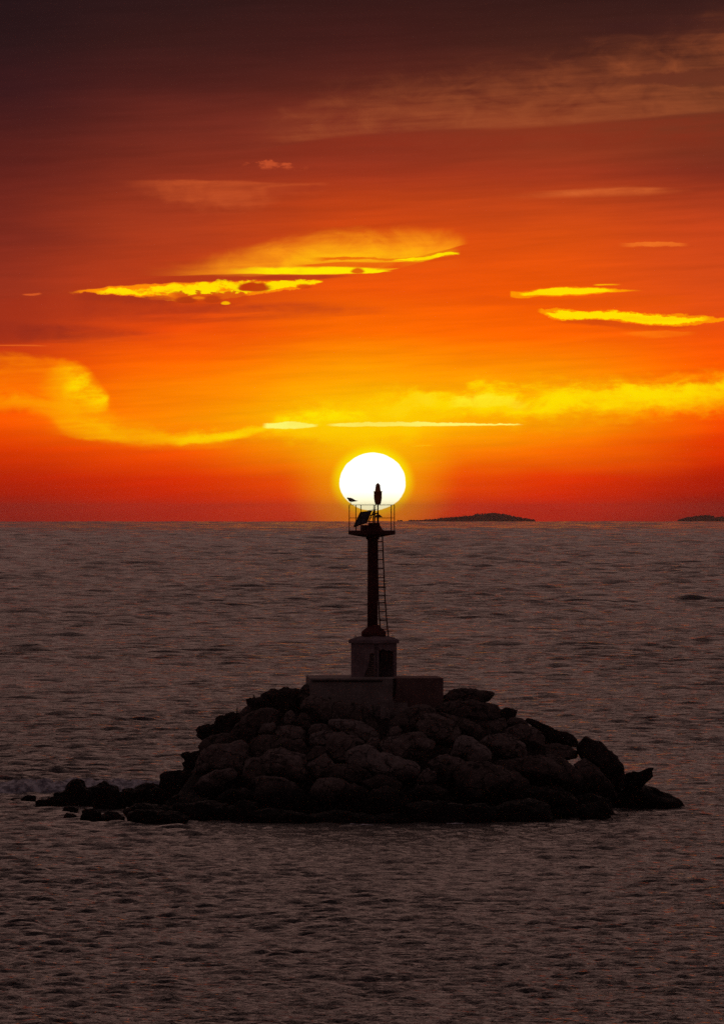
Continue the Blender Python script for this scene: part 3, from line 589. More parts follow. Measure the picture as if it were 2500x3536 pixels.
# crop origins used for the traced outlines
CR = {'A': (600, 2350), 'B': (1200, 2350), 'D': (1800, 2400), 'C': (0, 2550)}
L, K, W, X = 0, 1, 2, 3       # limestone / dark / pale / black
RK = [
 # (crop, outline, material, label, options)
 ('A', [(590,215),(590,155),(645,140),(700,130),(750,105),(805,90),(880,72),(960,75),(1000,95),(1010,300),(900,330),(800,320),(700,300),(620,270)], X, 'black jagged ledge of rock left of the concrete plinth, carrying weeds', dict(rough=1.5, D=259)),
 ('A', [(1005,90),(1030,50),(1060,35),(1110,40),(1150,60),(1150,140),(1110,180),(1010,210),(990,150)], K, 'rounded dark boulder leaning on the left end of the concrete plinth', {}),
 ('A', [(1018,205),(1040,160),(1100,137),(1180,140),(1240,160),(1265,200),(1250,300),(1180,330),(1120,300),(1060,250),(1025,230)], L, 'rounded boulder directly below the left corner of the plinth wall', dict(dD=-.3)),
 ('A', [(1155,250),(1200,180),(1290,168),(1400,185),(1500,205),(1560,245),(1600,300),(1640,370),(1650,420),(1500,390),(1430,350),(1330,320),(1250,325),(1180,325)], K, 'big sloping boulder across the foot of the plinth front wall', {}),
 ('A', [(1238,350),(1260,318),(1330,308),(1410,325),(1470,335),(1540,355),(1610,400),(1650,450),(1600,470),(1540,495),(1450,460),(1400,425),(1330,405),(1270,385)], W, 'long pale boulder lying one row under the plinth wall, tilted down to the right', {}),
 ('A', [(1080,400),(1100,362),(1160,348),(1230,360),(1280,385),(1300,410),(1200,425),(1130,440),(1095,450)], L, 'small oval boulder wedged just above the boulder with a white streak', {}),
 ('A', [(1090,470),(1110,435),(1170,410),(1240,403),(1310,420),(1320,470),(1260,510),(1200,530),(1130,530),(1095,500)], W, 'oval boulder marked with a bright white streak of salt or droppings', dict(dD=-.25)),
 ('A', [(1230,500),(1280,440),(1340,425),(1400,450),(1450,480),(1445,540),(1390,580),(1400,660),(1330,680),(1280,640),(1240,590),(1225,540)], L, 'upright boulder right of the white-streaked one', {}),
 ('A', [(1380,435),(1450,450),(1520,490),(1530,510),(1480,525),(1420,500)], L, 'thin flat stone lying above the longest pale boulder', {}),
 ('A', [(1040,650),(1080,580),(1130,530),(1200,530),(1240,560),(1190,600),(1120,640),(1060,675)], K, 'wedge-shaped stone beneath the white-streaked boulder', {}),
 ('A', [(1050,690),(1130,635),(1210,585),(1260,640),(1290,680),(1230,710),(1200,780),(1150,805),(1110,750),(1080,700)], L, 'triangular boulder left of centre with its point up, mid slope', {}),
 ('A', [(1195,730),(1240,680),(1330,672),(1430,690),(1520,720),(1590,770),(1530,810),(1430,840),(1350,800),(1230,800)], K, 'broad low boulder under the longest pale boulder, left of centre', {}),
 ('A', [(815,420),(850,370),(930,360),(1010,375),(1045,420),(1045,480),(930,480),(850,465)], L, 'square-topped boulder forming the head of a stacked pair left of the plinth', {}),
 ('A', [(608,540),(620,480),(680,445),(760,445),(860,455),(940,470),(945,560),(860,595),(760,610),(680,630),(630,600)], K, 'wide boulder at the left under the square-topped one', {}),
 ('A', [(930,475),(1020,475),(1055,530),(1045,610),(980,610),(925,565)], K, 'blocky boulder standing right under the square-topped one', {}),
 ('A', [(680,410),(715,350),(800,335),(822,370),(805,420),(740,440),(690,435)], L, 'small pointed stone left of the square-topped boulder', {}),
 ('A', [(885,300),(905,255),(940,243),(970,275),(975,335),(930,365),(890,355)], L, 'small round stone standing on end below the jagged ledge', {}),
 ('A', [(970,330),(1020,262),(1060,270),(1100,320),(1090,390),(1030,390)], K, 'small upright stone between the round stone and the plinth boulders', {}),
 ('A', [(715,620),(770,565),(850,553),(930,580),(1040,605),(1050,680),(1075,750),(1020,810),(930,830),(820,790),(740,750),(712,680)], L, 'large boulder with speckled white droppings, left middle of the slope', dict(dD=-.3)),
 ('A', [(550,770),(580,660),(640,620),(720,610),(735,690),(750,770),(690,800),(640,860),(590,850)], L, 'tall smooth boulder left of the droppings-speckled one', {}),
 ('A', [(640,850),(660,790),(700,770),(790,790),(880,800),(940,840),(1020,890),(1090,950),(1085,1020),(1020,1070),(900,1070),(760,1030),(680,970),(645,900)], L, 'big humped boulder low on the left slope with a crest falling rightward', dict(dD=-.3)),
 ('A', [(1075,980),(1115,870),(1160,800),(1230,780),(1320,800),(1400,830),(1445,880),(1350,930),(1375,1020),(1300,1080),(1160,1080),(1085,1040)], L, 'large smooth dome-shaped boulder low in the centre', dict(dD=-.3)),
 ('A', [(1345,915),(1400,850),(1450,830),(1530,880),(1590,940),(1610,1040),(1500,1090),(1390,1070)], K, 'boulder with a peaked top touching the right of the low dome boulder', dict(dD=-.2)),
 ('A', [(500,360),(590,280),(700,230),(800,228),(840,260),(815,345),(720,355),(685,410),(655,480),(580,510),(490,510),(430,450)], K, 'long sloping boulder on the upper left flank', dict(dD=.2)),
 ('A', [(525,265),(570,220),(650,200),(705,215),(700,260),(600,300),(535,310)], K, 'rounded boulder under the left end of the jagged ledge', dict(D=259)),
 ('A', [(405,310),(420,270),(470,263),(530,270),(575,300),(590,420),(460,440),(400,400)], X, 'black block on the left skyline with a weed growing on it', dict(rough=1.6, D=259.5)),
 ('A', [(335,345),(345,300),(380,290),(420,295),(440,350),(450,460),(350,430)], X, 'small black block on the left skyline, lower neighbour of the weedy block', dict(rough=2, D=260)),
 ('A', [(190,440),(200,420),(193,400),(205,375),(260,366),(330,360),(370,400),(360,450),(280,470),(230,470),(198,455)], X, 'black knobbly rock jutting left from the skyline below two blocks', dict(rough=2.2, D=260)),
 ('A', [(208,520),(240,480),(320,445),(420,425),(520,440),(570,490),(500,550),(400,550),(300,570),(222,570)], K, 'dark boulder below the knobbly jutting rock', dict(rough=1.3, D=258.5)),
 ('A', [(170,710),(225,570),(300,530),(400,525),(530,490),(595,530),(625,590),(645,640),(560,700),(450,660),(380,680),(300,740),(200,760),(150,730)], L, 'huge sloping slab on the left flank above the beaked rock', dict(dD=.2)),
 ('A', [(62,605),(80,588),(130,585),(170,580),(230,558),(260,590),(250,650),(190,750),(140,745),(118,715),(95,712),(78,665),(98,640)], X, 'black beaked rock sticking out of the left flank over the water', dict(rough=2.2, D=259.5)),
 ('A', [(320,700),(400,645),(470,645),(565,690),(575,735),(500,750),(420,735)], K, 'flat stone tucked under the huge left slab', {}),
 ('A', [(235,780),(330,720),(450,712),(517,745),(490,795),(420,830),(380,880),(300,930),(220,930),(170,850)], L, 'pointed boulder low on the left flank with its tip to the right', dict(dD=-.1)),
 ('C', [(1280,390),(1285,300),(1322,275),(1400,268),(1500,278),(1600,300),(1660,330),(1700,400),(1600,510),(1450,570),(1330,510)], X, 'big black flat-topped block at the left foot of the mound', dict(rough=1.4, D=257)),
 ('A', [(345,940),(430,885),(560,875),(645,905),(660,960),(600,1000),(500,975),(420,1000),(360,1000)], K, 'rough boulder near the waterline at lower left, left of the humped boulder', dict(rough=1.8)),
 ('A', [(430,1020),(560,975),(660,985),(700,1080),(640,1150),(480,1150)], X, 'black wet rock at the waterline under the rough lower left boulder', dict(below=1)),
 ('A', [(0,1000),(250,980),(420,1000),(560,1080),(500,1150),(200,1145),(20,1130)], X, 'long black wet shelf at the waterline left of the centre', dict(below=1)),
 ('A', [(590,1060),(760,1040),(930,1060),(1090,1080),(1095,1165),(900,1165),(650,1150)], X, 'black wet rock at the waterline below the humped boulder', dict(below=1)),
 ('A', [(1060,1080),(1250,1060),(1420,1070),(1560,1090),(1560,1170),(1300,1175),(1070,1165)], X, 'black wet rock at the waterline below the low dome boulder', dict(below=1)),
 ('B', [(770,135),(820,95),(870,72),(940,65),(1030,75),(1110,82),(1172,100),(1160,130),(1135,150),(1120,168),(1095,180),(1000,175),(880,180),(780,190)], K, 'flat slab overhanging to the right beside the plinth, topmost rock there', dict(rough=1.3, D=259.5)),
 ('B', [(690,230),(780,180),(900,165),(1000,160),(1100,182),(1190,200),(1220,240),(1210,310),(1080,340),(950,320),(850,300),(760,260)], K, 'broad thick slab right under the topmost overhanging slab', dict(D=258.6)),
 ('B', [(1195,235),(1280,228),(1352,240),(1342,270),(1330,300),(1280,325),(1210,310)], X, 'small black square-ended rock on the right skyline', dict(rough=1.6, D=259.5)),
 ('B', [(1030,365),(1150,325),(1250,305),(1270,370),(1210,430),(1110,440),(1050,410)], K, 'dark boulder below the square-ended rock on the right', dict(D=258)),
 ('B', [(1270,340),(1310,303),(1380,303),(1430,333),(1460,390),(1380,410),(1290,380)], K, 'rounded boulder on the right skyline left of the long dark slab', dict(D=259)),
 ('B', [(1260,440),(1280,370),(1400,365),(1500,395),(1565,450),(1565,525),(1480,530),(1380,500),(1290,460)], L, 'rough grey boulder on the right flank under the skyline', dict(D=257.4, rough=1.5)),
 ('D', [(38,215),(65,195),(130,215),(200,245),(260,270),(300,292),(335,292),(400,320),(440,355),(452,395),(445,412),(400,415),(360,405),(300,392),(180,400),(130,350),(110,290),(90,250)], X, 'long dark slab bridging the right skyline with daylight under its tip', dict(rough=1.3, D=259.2, thick=.5)),
 ('D', [(0,515),(40,440),(100,415),(190,405),(300,402),(360,412),(400,432),(460,455),(440,510),(330,530),(200,520),(90,525)], K, 'low rounded boulder beneath the bridging slab', dict(D=258)),
 ('D', [(442,410),(480,370),(520,340),(570,372),(640,390),(700,450),(760,500),(800,560),(820,620),(818,680),(780,780),(700,780),(620,650),(540,560),(480,520),(455,470)], X, 'big dark dome of rock with a pointed top at the right end', dict(D=257.8, rough=.9)),
 ('D', [(810,660),(860,630),(900,622),(935,640),(990,600),(1020,590),(1052,592),(1045,625),(1050,655),(1010,692),(975,720),(940,745),(880,765),(800,740)], X, 'black horn-shaped rock pointing up and right over the water', dict(D=260, rough=1.5)),
 ('D', [(700,800),(800,760),(930,742),(1050,770),(1150,800),(1260,840),(1330,870),(1390,885),(1300,910),(1150,915),(1000,915),(880,930),(740,930)], X, 'low black tail of rock tapering into the sea at the far right', dict(w=2792, rough=.8, below=1)),
 ('D', [(450,910),(500,895),(560,890),(600,870),(640,852),(690,900),(733,960),(720,1000),(600,1005),(480,990)], K, 'peaked wet rock at the waterline on the right front', dict(w=2831, below=1)),
 ('D', [(-20,530),(130,505),(300,515),(370,560),(480,640),(505,750),(380,780),(250,750),(100,720),(-10,690)], K, 'wide ledged boulder on the right slope under the low rounded one', dict(D=255.5, rough=1.5)),
 ('D', [(420,560),(520,520),(610,600),(710,700),(750,800),(710,880),(600,870),(490,800),(480,680)], K, 'tall leaning slab against the foot of the right-hand dome', dict(D=255.8)),
 ('D', [(120,745),(260,735),(360,785),(445,845),(420,900),(200,925),(30,890)], X, 'smooth dark low boulder near the water on the right', dict(D=252, below=1)),
 ('D', [(430,820),(560,800),(700,850),(760,930),(640,960),(470,920)], X, 'dark boulder at the water between the leaning slab and the tail', dict(D=253.5, below=1)),
 ('B', [(320,410),(360,320),(430,260),(520,220),(620,200),(700,225),(720,300),(620,300),(560,345),(540,410),(450,440),(420,390),(370,400)], K, 'large sloping boulder at the foot of the concrete steps', {}),
 ('B', [(550,350),(600,280),(680,272),(770,305),(860,350),(895,420),(880,490),(780,500),(700,480),(640,470),(585,440)], L, 'rounded boulder right of the one at the foot of the steps', dict(dD=-.1)),
 ('B', [(310,450),(350,390),(400,366),(435,400),(415,450),(350,465)], L, 'small stone below the concrete steps, above the centre boulder', {}),
 ('B', [(262,505),(300,460),(400,450),(490,428),(590,426),(645,460),(708,490),(695,555),(610,600),(500,630),(400,640),(340,610),(280,560)], L, 'large boulder with a flat lit top and dark face, below the steps', dict(dD=-.3)),
 ('B', [(830,600),(855,530),(870,470),(920,441),(980,463),(1050,500),(1110,545),(1152,590),(1140,640),(1100,680),(1000,665),(940,620),(880,615)], W, 'pale kite-shaped boulder standing out right of centre', dict(dD=-.25, planes=14)),
 ('B', [(1075,490),(1150,437),(1240,437),(1330,468),(1392,508),(1422,570),(1405,630),(1280,625),(1180,595),(1120,550)], L, 'rough pitted boulder right of the pale kite-shaped one', dict(rough=1.8)),
 ('B', [(1165,665),(1230,638),(1350,636),(1500,615),(1623,635),(1720,690),(1700,790),(1500,780),(1350,745),(1220,720)], K, 'long layered boulder across the right middle slope', dict(rough=1.6)),
 ('B', [(850,690),(980,655),(1100,660),(1200,695),(1330,735),(1440,800),(1470,890),(1380,980),(1200,1020),(1000,1000),(900,890),(855,790)], K, 'enormous dark boulder low on the slope right of centre', dict(dD=-.3)),
 ('B', [(650,665),(720,628),(800,608),(900,635),(945,670),(880,710),(860,800),(790,820),(740,750),(690,710)], L, 'rugged boulder with a crumbling edge, top left of the enormous dark one', dict(rough=1.8)),
 ('B', [(560,800),(600,730),(640,708),(705,740),(695,830),(620,850),(555,840)], L, 'small block right of the long pale boulder, lower centre', {}),
 ('B', [(-10,575),(60,537),(170,530),(225,555),(265,600),(350,600),(440,637),(520,650),(575,700),(565,770),(450,800),(330,780),(220,775),(150,710),(60,700),(0,650)], W, 'longest pale boulder lying across the centre, tilted down to the right', dict(dD=-.35)),
 ('B', [(480,900),(560,850),(700,853),(795,880),(795,970),(700,1000),(550,970)], K, 'flat-topped block low in the centre, left of the enormous dark boulder', {}),
 ('B', [(-20,690),(110,695),(180,770),(130,830),(0,815)], K, 'dark stone under the left end of the longest pale boulder', {}),
 ('B', [(120,810),(250,765),(380,775),(435,830),(390,910),(250,890),(150,860)], K, 'low boulder under the middle of the longest pale boulder', {}),
 ('B', [(140,970),(200,880),(300,860),(420,900),(510,990),(490,1100),(300,1120),(160,1100)], K, 'round dark boulder near the water, centre of the front', dict(dD=-.2)),
 ('B', [(-10,910),(50,833),(130,868),(190,950),(165,1080),(0,1090)], K, 'dark boulder right of the peaked one near the water', {}),
 ('B', [(145,520),(190,463),(240,463),(268,500),(230,550),(170,555)], L, 'fist-like small stone left of the flat-topped lit boulder', {}),
 ('B', [(740,255),(850,285),(950,325),(1045,358),(1085,430),(1065,500),(960,455),(890,410),(800,340)], K, 'sloping boulder down from the plinth right corner', {}),
 ('B', [(490,1010),(620,985),(760,990),(900,1010),(970,1100),(900,1160),(700,1165),(500,1150)], X, 'black wet rock at the waterline below the flat-topped low block', dict(below=1)),
 ('B', [(940,1010),(1100,1000),(1190,1080),(1120,1140),(960,1140)], X, 'black wet rock at the waterline below the enormous boulder', dict(below=1)),
 ('B', [(1140,1020),(1400,965),(1600,1000),(1660,1090),(1500,1150),(1200,1150)], X, 'wide black wet rock at the waterline on the right front', dict(below=1)),
 ('B', [(1290,890),(1500,860),(1700,890),(1760,980),(1500,1030),(1350,980)], K, 'dark smooth boulder right of the enormous one', dict(D=251.5)),
 ('B', [(230,1080),(400,1075),(540,1110),(520,1180),(260,1180)], X, 'black wet rock at the waterline under the round dark boulder', dict(below=1)),
 ('B', [(-60,1080),(120,1075),(260,1110),(240,1180),(-40,1180)], X, 'black wet rock at the waterline just left of the small foam patch', dict(below=1)),
 ('C', [(448,460),(480,440),(520,435),(550,380),(580,350),(640,341),(680,355),(700,390),(770,395),(800,450),(780,560),(700,570),(540,560),(470,530)], X, 'black humped reef rock, highest hump of the left reef', dict(w=2788, rough=1.3, below=1)),
 ('C', [(735,395),(775,388),(802,372),(825,350),(850,363),(880,395),(940,400),(950,430),(990,450),(1010,570),(900,600),(770,590)], X, 'black reef rock with a small knob, middle of the left reef', dict(w=2797, rough=1.4, below=1)),
 ('C', [(292,515),(340,493),(400,488),(460,480),(520,500),(560,560),(440,575),(300,568)], X, 'low black reef rock at the outer end of the left reef', dict(w=2790, rough=1.5, below=1)),
 ('C', [(172,488),(210,470),(285,462),(287,510),(240,522),(200,505)], X, 'small black rock standing clear in the water off the left reef', dict(w=2771, rough=1.3, below=1, sub=4)),
 ('C', [(50,500),(100,495),(160,499),(205,505),(150,513),(80,512)], X, 'thin awash rock at the far left, barely above the water', dict(w=2770, sub=4, below=1, up=5)),
 ('C', [(462,590),(520,565),(560,560),(622,582),(590,597),(520,598)], X, 'small flat rock awash in front of the left reef', dict(w=2807, sub=4, below=1, up=4)),
 ('C', [(487,637),(530,615),(600,625),(655,638),(600,645)], X, 'nearest small flat rock awash in front of the left reef', dict(w=2827, sub=4, below=1, up=4)),
 ('C', [(653,665),(658,590),(680,578),(760,578),(808,605),(825,668),(740,676)], X, 'black square-ended rock standing in the water before the left reef', dict(w=2838, rough=1.4, below=1)),
 ('C', [(800,620),(870,593),(930,603),(980,635),(1005,660),(920,672),(815,668)], X, 'black wedge rock right of the square-ended one in the water', dict(w=2838, rough=1.4, below=1)),
 ('C', [(972,440),(985,398),(1025,402),(1062,405),(1080,430),(1090,540),(985,560)], X, 'small black reef block in the notch of the left reef', dict(w=2790, rough=1.5, below=1)),
 ('C', [(1060,440),(1100,395),(1165,370),(1240,383),(1285,410),(1330,500),(1250,590),(1100,590),(1060,520)], X, 'broad black reef rock joining the left reef to the mound', dict(w=2800, rough=1.4, below=1)),
 ('C', [(1025,620),(1100,578),(1250,588),(1400,600),(1520,640),(1420,690),(1200,700),(1060,682)], X, 'long black wet rock at the waterline at the left front corner', dict(w=2850, rough=1.2, below=1)),
 ('C', [(985,575),(1100,535),(1300,545),(1500,560),(1600,630),(1300,640),(1050,620)], X, 'black wet ledge behind the left front corner rock', dict(w=2825, rough=1.4, below=1)),
]
def dist_for(uc, vc):
    return 247.8 + max(0.0, (2850 - vc)) / 420.0 * 9.6 + min(6.0, ((uc - 1290) / 1000.0) ** 2 * 6.0)
for i, (cr, pl, mi, lab, op) in enumerate(RK):
    ox, oy = CR[cr]; px = [(ox + a / 2.3186, oy + b / 2.3186) for a, b in pl]
    uc = sum(p[0] for p in px) / len(px); vc = sum(p[1] for p in px) / len(px); vmx = max(p[1] for p in px)
    if 'w' in op: D = 11 * F / (op['w'] - V0)
    elif 'D' in op: D = op['D']
    else:
        D = dist_for(uc, vc) + op.get('dD', 0)
        if op.get('below'): D = 248.0 + min(6.0, ((uc - 1290) / 1000.0) ** 2 * 6.0)
    if 'up' in op: px = [(a, b - op['up']) for a, b in px]
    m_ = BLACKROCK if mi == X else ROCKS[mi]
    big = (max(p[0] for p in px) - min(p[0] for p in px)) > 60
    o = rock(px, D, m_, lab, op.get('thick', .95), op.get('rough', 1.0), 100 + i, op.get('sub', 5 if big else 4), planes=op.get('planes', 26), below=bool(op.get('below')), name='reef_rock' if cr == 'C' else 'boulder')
    tag(o, lab, 'rock', 'rocks of the reef left of the mound' if cr == 'C' else 'boulders piled round the beacon')

# loose rubble filling the gaps, coloured black for the shade there, one object
rv = []; rf = []; rng = np.random.RandomState(2); bv, bf = ICO[3]; cnt = 0
while cnt < 520:
    x = rng.uniform(-8, 9.5); y = rng.uniform(249, 276)
    z = float(mound_z(np.array([x]), np.array([y]))[0])
    if z < -.6 or (-3.2 < x < 4.2 and 257.2 < y < 266): continue
    r = rng.uniform(.18, .5); q = bv.copy()
    for _ in range(7):
        n_ = rng.normal(size=3); n_ /= np.linalg.norm(n_); ex = np.maximum(0, q @ n_ - rng.uniform(.55, .85)); q = q - ex[:, None] * n_
    q = q * np.array([r * rng.uniform(.8, 1.5), r * rng.uniform(.8, 1.3), r * rng.uniform(.6, 1.)]); q = q + .12 * r * fbm(q * 4 + cnt, cnt, 2)[:, None]
    t = rng.uniform(0, 6.28); q = q @ np.array([[math.cos(t), math.sin(t), 0], [-math.sin(t), math.cos(t), 0], [0, 0, 1]])
    n0 = len(rv); rv += (q + np.array([x, y, z - .15])).tolist(); rf += [tuple(n0 + k for k in f) for f in bf]; cnt += 1
tag(add_mesh('rubble', rv, rf, BLACKROCK, None, True), 'loose stones filling the gaps between the boulders, coloured dark as shade', 'rubble', kind='stuff')

# ------------------------------------------------------------------ concrete plinth
ZT = 4.85
def xz(px, D): return (px - U0) / F * D
pl = empty('concrete_plinth', (1.0, 261, 3.2))
tag(pl, 'low weathered concrete plinth wall under the white beacon hut', 'plinth')
fl = (xz(1070, 258), 258.0); fr_ = (xz(1360, 258), 258.0)
MB().prism([fl, fr_, (xz(1362, 263), 263.0), (xz(1056, 263), 263.0)], 2.6, ZT).build('wall_block', CONC, pl, bevel=.03)
MB().prism([(xz(1358, 258.9) + .02, 258.95), (xz(1531, 259), 259.0), (xz(1508, 262.6), 262.6), (xz(1364, 262.6) + .02, 262.6)], 2.6, ZT - .01).build('wall_block', CONC_RED, pl, bevel=.03)['label'] = 'reddish plinth wall set back to the right'
# lip along the front wall top, broken at the right
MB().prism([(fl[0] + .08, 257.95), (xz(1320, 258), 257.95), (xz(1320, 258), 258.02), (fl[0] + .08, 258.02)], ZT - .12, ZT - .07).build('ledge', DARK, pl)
st = MB()
for k in range(5):
    st.box((xz(1378 + 0 * k, 258.3) + .12 * k * .3, 258.5 - .16 * k, 3.86 - .17 * k), (.62 + .06 * k, .34, .165))
st.build('steps', CONC, pl, bevel=.015)
MB().box((xz(1327, 257.5), 257.6, 3.55), (.30, .5, 1.1)).box((xz(1342, 257.4), 257.45, 3.3), (.1, .4, .8)).build('buttress', CONC, pl, bevel=.03)
# long vertical crack, a near-black slab for the dark in the gap
crk = [(1357, 2345), (1368, 2345), (1369, 2370), (1366, 2385), (1367, 2400), (1364, 2412), (1359, 2421), (1356, 2400), (1358, 2375)]
pts = [at(a, b, 257.96) for a, b in crk]
n_ = len(pts); MB().raw(pts + [p + Vector((0, .05, 0)) for p in pts], [tuple(range(n_)), tuple(range(2 * n_ - 1, n_ - 1, -1))] + [(i, (i + 1) % n_, n_ + (i + 1) % n_, n_ + i) for i in range(n_)]).build('crack', DARK, pl)

# ------------------------------------------------------------------ beacon tower
TD = 260.5; TX = xz(1291, TD)
tw = empty('beacon_tower', (TX, TD, ZT))
tag(tw, 'slender harbour beacon with railed top platform, lantern and ladder on a square white hut', 'lighthouse')
S = .01065
def zt(py): return EYE - (py - V0) / F * TD
al = math.radians(37.7)
def sq(s, cx=TX, cy=TD):                 # square plan turned so that a corner points at the viewer
    h = s / 2; M = Matrix.Rotation(-(math.pi / 2 - al) + math.pi / 2 + 0, 2)
    return [tuple(Vector((cx, cy)) + Matrix.Rotation(-al, 2) @ Vector((a * h, b * h))) for a, b in ((-1, -1), (1, -1), (1, 1), (-1, 1))]
hs = 1.20; zb_, zt_ = ZT, zt(2222)
Hm = zt_ - zb_
c0 = sq(hs)
# corners sorted: front corner has the smallest y
front = min(range(4), key=lambda i: c0[i][1]); 
cw = [Vector(c0[(front + k) % 4]) for k in range(4)]
if cw[1].x > cw[3].x: cw = [cw[0], cw[3], cw[2], cw[1]]      # cw: front, left, back, right
def wall_panel(a, b, outline, th, inward):
    """wall from corner a to corner b, outline in (0..1, 0..1), thickness th inward"""
    vs = []
    for off in (0, th):
        for s_, t_ in outline:
            p = a.lerp(b, s_) + inward * off; vs.append((p.x, p.y, zb_ + t_ * Hm))
    n = len(outline)
    return vs, [tuple(range(n)), tuple(range(2 * n - 1, n - 1, -1))] + [(i, (i + 1) % n, n + (i + 1) % n, n + i) for i in range(n)]
ctr = Vector((TX, TD))
def inw(a, b): 
    m_ = (a + b) / 2; d = ctr - m_; return d.normalized()
w = MB()
# left face (front corner -> left corner): jagged hole near the front corner, low down
w.raw(*wall_panel(cw[1], cw[0], [(0,0),(.50,0),(.53,.08),(.57,.19),(.66,.27),(.68,.40),(.70,.52),(.71,.68),(.78,.72),(.90,.70),(.93,.60),(.935,0),(1,0),(1,1),(0,1)], .12, inw(cw[0], cw[1])))
w.raw(*wall_panel(cw[0], cw[3], [(0,0),(.03,0),(.03,.80),(.10,.83),(.20,.80),(.30,.84),(.42,.81),(.50,.78),(.62,.80),(.72,.76),(.84,.77),(.86,.4),(.85,.2),(.88,0),(1,0),(1,1),(0,1)], .12, inw(cw[0], cw[3])))
w.raw(*wall_panel(cw[1], cw[2], [(0.1,0),(.9,0),(.9,1),(0.1,1)], .12, inw(cw[1], cw[2])))
w.raw(*wall_panel(cw[2], cw[3], [(0.0,0),(.9,0),(.9,1),(0.0,1)], .12, inw(cw[2], cw[3])))
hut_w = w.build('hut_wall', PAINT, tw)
bi = MB(); ia = inw(cw[0], cw[1]) * .07
bi.raw(*wall_panel(cw[1] + ia, cw[0] + ia, [(.45,0),(.95,0),(.95,.75),(.60,.75),(.55,.3)], .045, inw(cw[0], cw[1])))
bi.build('brick_lining', BRICK, tw)
# leftover rusty door pieces hanging in the opening
dd = MB(); ib = inw(cw[0], cw[3]) * .06
for s0, s1, t0, t1 in ((.30,.36,.55,.74),(.42,.52,.60,.80),(.56,.60,.48,.79),(.78,.84,.30,.76),(.70,.74,.55,.70)):
    dd.raw(*wall_panel(cw[0] + ib, cw[3] + ib, [(s0,t0),(s1,t0+.03),(s1,t1),(s0,t1)], .02, inw(cw[0], cw[3])))
dd.build('door_remains', METAL, tw)
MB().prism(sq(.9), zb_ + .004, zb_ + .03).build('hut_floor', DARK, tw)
# cap: slab and low pyramid with lifting hooks
cap = MB(); c1 = sq(1.345); c2 = sq(.80)
zc0, zc1, zc2 = zt(2222), zt(2209), zt(2197)
vs = [(x, y, zc0) for x, y in c1] + [(x, y, zc1) for x, y in c1] + [(x, y, zc2) for x, y in c2]
cap.raw(vs, [(3, 2, 1, 0), (8, 9, 10, 11)] + [(i, (i + 1) % 4, 4 + (i + 1) % 4, 4 + i) for i in range(4)] + [(4 + i, 4 + (i + 1) % 4, 8 + (i + 1) % 4, 8 + i) for i in range(4)])
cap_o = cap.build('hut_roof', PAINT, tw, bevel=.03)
for px_, s_ in ((1227, 1), (1356, 1)):
    p = at(px_, 2203 if px_ < 1300 else 2203, TD - .0); hk = MB(); q = []
    for k in range(9):
        t = math.pi * k / 8; q.append(p + Vector((.035 * math.cos(t), 0, .03 + .045 * math.sin(t))))
    q = [q[0] - Vector((0, 0, .07))] + q + [q[-1] - Vector((0, 0, .07))]
    for a, b in zip(q, q[1:]): hk.tube(a, b, .012, n=6)
    hk.build('lifting_hook', METAL, cap_o)
cap_o.name = 'hut_roof'
CXD = xz(1290.5, TD)
MB().lathe(CXD, TD, [(.455, zt(2200)), (.455, zt(2184)), (.44, zt(2181)), (.36, zt(2174)), (.27, zt(2168)), (.22, zt(2164)), (.19, zt(2158))], 32).build('dome_base', GLARE_RED, tw, smooth=True)
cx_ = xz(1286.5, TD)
MB().lathe(cx_, TD, [(.192, zt(2166)), (.188, zt(2040)), (.185, zt(1868)), (.185, zt(1866)), (.20, zt(1864)), (.245, zt(1861)), (.245, zt(1853))], 32).build('column', GLARE_RED, tw, smooth=True)
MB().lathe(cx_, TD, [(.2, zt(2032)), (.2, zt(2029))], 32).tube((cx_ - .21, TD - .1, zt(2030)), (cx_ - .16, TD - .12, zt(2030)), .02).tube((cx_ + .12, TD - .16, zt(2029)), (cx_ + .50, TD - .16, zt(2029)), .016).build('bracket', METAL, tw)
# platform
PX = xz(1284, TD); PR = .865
MB().lathe(PX, TD, [(.30, zt(1855)), (PR, zt(1845.5)), (PR, zt(1833)), (PR - .02, zt(1832))], 24).build('platform', GLARE_RED, tw)
rail = empty('railing', (PX, TD, zt(1832))); rail.parent = tw; rail.matrix_parent_inverse = Matrix.Translation(-tw.location)
RR = PR - .035
for a in (0, 329, 278, 241, 180, 135, 85):
    t = math.radians(a); p = Vector((PX + RR * math.cos(t), TD + RR * math.sin(t), 0))
    o = MB().tube(p + Vector((0, 0, zt(1833))), p + Vector((0, 0, zt(1744))), .016, n=8).build('post', METAL, None)
    o.parent = rail; o.matrix_parent_inverse = Matrix.Translation(-rail.location) 
for nm, py, r in (('top_rail', 1743.5, .011), ('middle_rail', 1788.6, .012)):
    q = MB(); pr = None
    for k in range(49):
        t = 2 * math.pi * k / 48; p = Vector((PX + RR * math.cos(t), TD + RR * math.sin(t), zt(py)))
        if pr is not None: q.tube(pr, p, r, n=6)
        pr = p
    o = q.build(nm, METAL, None); o.parent = rail; o.matrix_parent_inverse = Matrix.Translation(-rail.location)
rail.matrix_parent_inverse = Matrix.Translation(-tw.location)
def cp(cx, cy, dy=0.0):                 # point from the enlarged crop of the tower top
    return at(1150 + cx / 5.41, 1540 + cy / 5.41, TD + dy)
